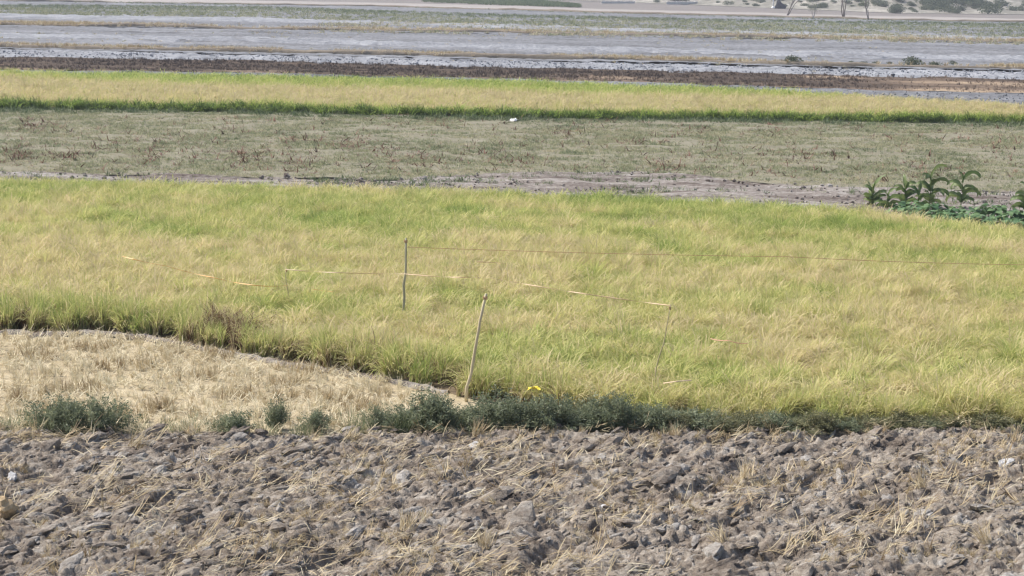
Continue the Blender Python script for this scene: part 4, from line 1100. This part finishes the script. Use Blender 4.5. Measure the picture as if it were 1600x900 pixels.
# ------------------------------------------------------------------ things: far trees, post, heap, wall
def tree(x, y, forks, h, m, seed, label, rad=0.17, leaves=20):
    base = up1(x, y); r = empty('bare_tree', base); rd = random.Random(seed); V = []; F = []; tips = []
    def add(pts, radii):
        v, f = tube(pts, radii, 7); n0 = len(V); V.extend(v); F.extend([tuple(i + n0 for i in g) for g in f])
    def grow(p, d, L_, rr, depth):
        pts = [p]; n = 5
        for k_ in range(n):
            d = (d + Vector((rd.uniform(-.16, .16), rd.uniform(-.16, .16), rd.uniform(-.02, .12)))).normalized(); p = p + d * L_ / n; pts.append(p)
        add(pts, [rr * (1 - .5 * k_ / n) for k_ in range(n + 1)])
        if depth == 0: tips.append(p); return
        for j in range(3 if depth > 1 else 3):
            a = rd.uniform(0, 6.28); q = pts[rd.choice([3, 4, 5])]
            grow(q, (d + Vector((math.cos(a), math.sin(a), .25)) * .65).normalized(), L_ * rd.uniform(.5, .72), rr * .5, depth - 1)
    for (dx, sc) in forks:
        grow(Vector((dx * .25, 0, -.1)), Vector((dx, rd.uniform(-.1, .1), 1)).normalized(), h * .55 * sc, rad * sc, 3)
    obj('trunk', mesh('trunk', V, F, True), m, r)
    LV = []; LF = []; T = []
    for tp in tips:
        for k_ in range(leaves):
            q = tp + Vector((rd.gauss(0, .45), rd.gauss(0, .45), rd.gauss(0.1, .4))); a = Vector((rd.gauss(0, 1), rd.gauss(0, 1), rd.gauss(0, 1))).normalized(); b = a.orthogonal().normalized()
            l = rd.uniform(.07, .14); n0 = len(LV); LV += [q, q + a * l + b * l * .4, q + a * 2 * l, q + a * l - b * l * .4]; LF.append((n0, n0 + 1, n0 + 2, n0 + 3)); T += [rd.random()] * 4
    obj('crown', tone_mesh('crown', LV, LF, T, MAT['tree_leaf']), None, r)
    tag(r, label, 'tree', 'trees by the far track')
tree(1229, 25, [(0.25, 1.0), (0.55, .75)], 7.5, MAT['bark'], 1, 'leaning forked tree nearest the dark heap')
tree(1270, 29, [(0.05, .7), (0.3, .55), (-.25, .5)], 5.5, MAT['pale_bark'], 2, 'pale thin tree between the leaning tree and the dark forked one', .13, 5)
tree(1318, 28, [(-.36, .85), (-.02, 1.0), (0.20, .95)], 8, MAT['bark'], 3, 'dark tree with three upright trunks, the sturdiest of the four')
tree(1357, 31, [(-.12, .9), (0.06, .6)], 7, MAT['bark'], 4, 'slim tree at the right of the four by the track', .15)
def post():
    p = up1(1208, 12.5); r = empty('white_post', p)
    v, f = tube([(0, 0, 0), (0, 0, 2.5), (0, 0, 4.6)], [.24, .23, .22], 12); obj('pole', mesh('post_pole', v, f, True), MAT['white_paint'], r)
    v, f = tube([(0, 0, 0), (0, 0, .25), (0, 0, .5), (0, 0, .6)], [.62, .55, .25, .18], 12); obj('base', mesh('post_base', v, f), MAT['white_paint'], r)
    tag(r, 'white post on a flared base beside the dark heap', 'post')
post()
def heap(x, y, sx, sy, sz, m, name, label, cat, seed):
    me = clod_mesh('heap', seed, 4, 0.75); me.materials.clear(); me.materials.append(m)
    o = obj(name, me); o.location = up1(x, y); o.scale = (sx, sy, sz); tag(o, label, cat)
heap(1219, 12, 1.75, 1.3, 2.2, MAT['navy'], 'covered_heap', 'dark navy covered heap beside the white post', 'heap', 902)
heap(1181, 10, 1.0, 0.8, .6, MAT['navy'], 'covered_heap', 'low dark heap left of the white post', 'heap', 903)
def wall(x0, x1, y, h, label, seed):
    a = up1(x0, y); b = up1(x1, y); d = (b - a); L_ = d.length; d.normalize(); nrm = Vector((-d.y, d.x, 0)); rd = random.Random(seed)
    n = 30; V = []; F = []
    for i in range(n + 1):
        p = a + d * L_ * i / n; hh = h * (1 + rd.uniform(-.08, .08))
        for (q, z) in ((0, -.2), (0, hh), (.35, hh + .03), (.35, -.2)): V.append(p + nrm * q + Vector((0, 0, z)))
    for i in range(n):
        for k_ in range(4): F.append((i * 4 + k_, i * 4 + (k_ + 1) % 4, i * 4 + 4 + (k_ + 1) % 4, i * 4 + 4 + k_))
    F += [(0, 1, 2, 3), (n * 4 + 3, n * 4 + 2, n * 4 + 1, n * 4)]
    tag(obj('low_wall', mesh('low_wall', V, F), MAT['lime']), label, 'wall')
wall(1042, 1090, 6, 0.75, 'low whitewashed wall at the top edge above the far track', 1)
wall(940, 992, 4.5, 0.55, 'shorter pale wall at the top edge left of the whitewashed one', 2)

# ------------------------------------------------------------------ haze
bmh = bmesh.new(); bmesh.ops.create_cube(bmh, size=1.0)
me = bpy.data.meshes.new('haze'); bmh.to_mesh(me); bmh.free()
hz = bpy.data.objects.new('haze', me); col.objects.link(hz)
hz.scale = (5200, 3900, 90); hz.location = (0, 1800, 45 - 2)
hm = bpy.data.materials.new('haze'); hm.use_nodes = True
hm.node_tree.nodes.clear(); vo = hm.node_tree.nodes.new('ShaderNodeOutputMaterial'); pv = hm.node_tree.nodes.new('ShaderNodeVolumePrincipled')
pv.inputs['Color'].default_value = (0.76, 0.82, 0.97, 1); pv.inputs['Density'].default_value = 0.0003; pv.inputs['Anisotropy'].default_value = 0.2
hm.node_tree.links.new(pv.outputs[0], vo.inputs['Volume']); me.materials.append(hm)
tag(hz, 'thin pale blue haze over the far fields', 'haze', kind='stuff')
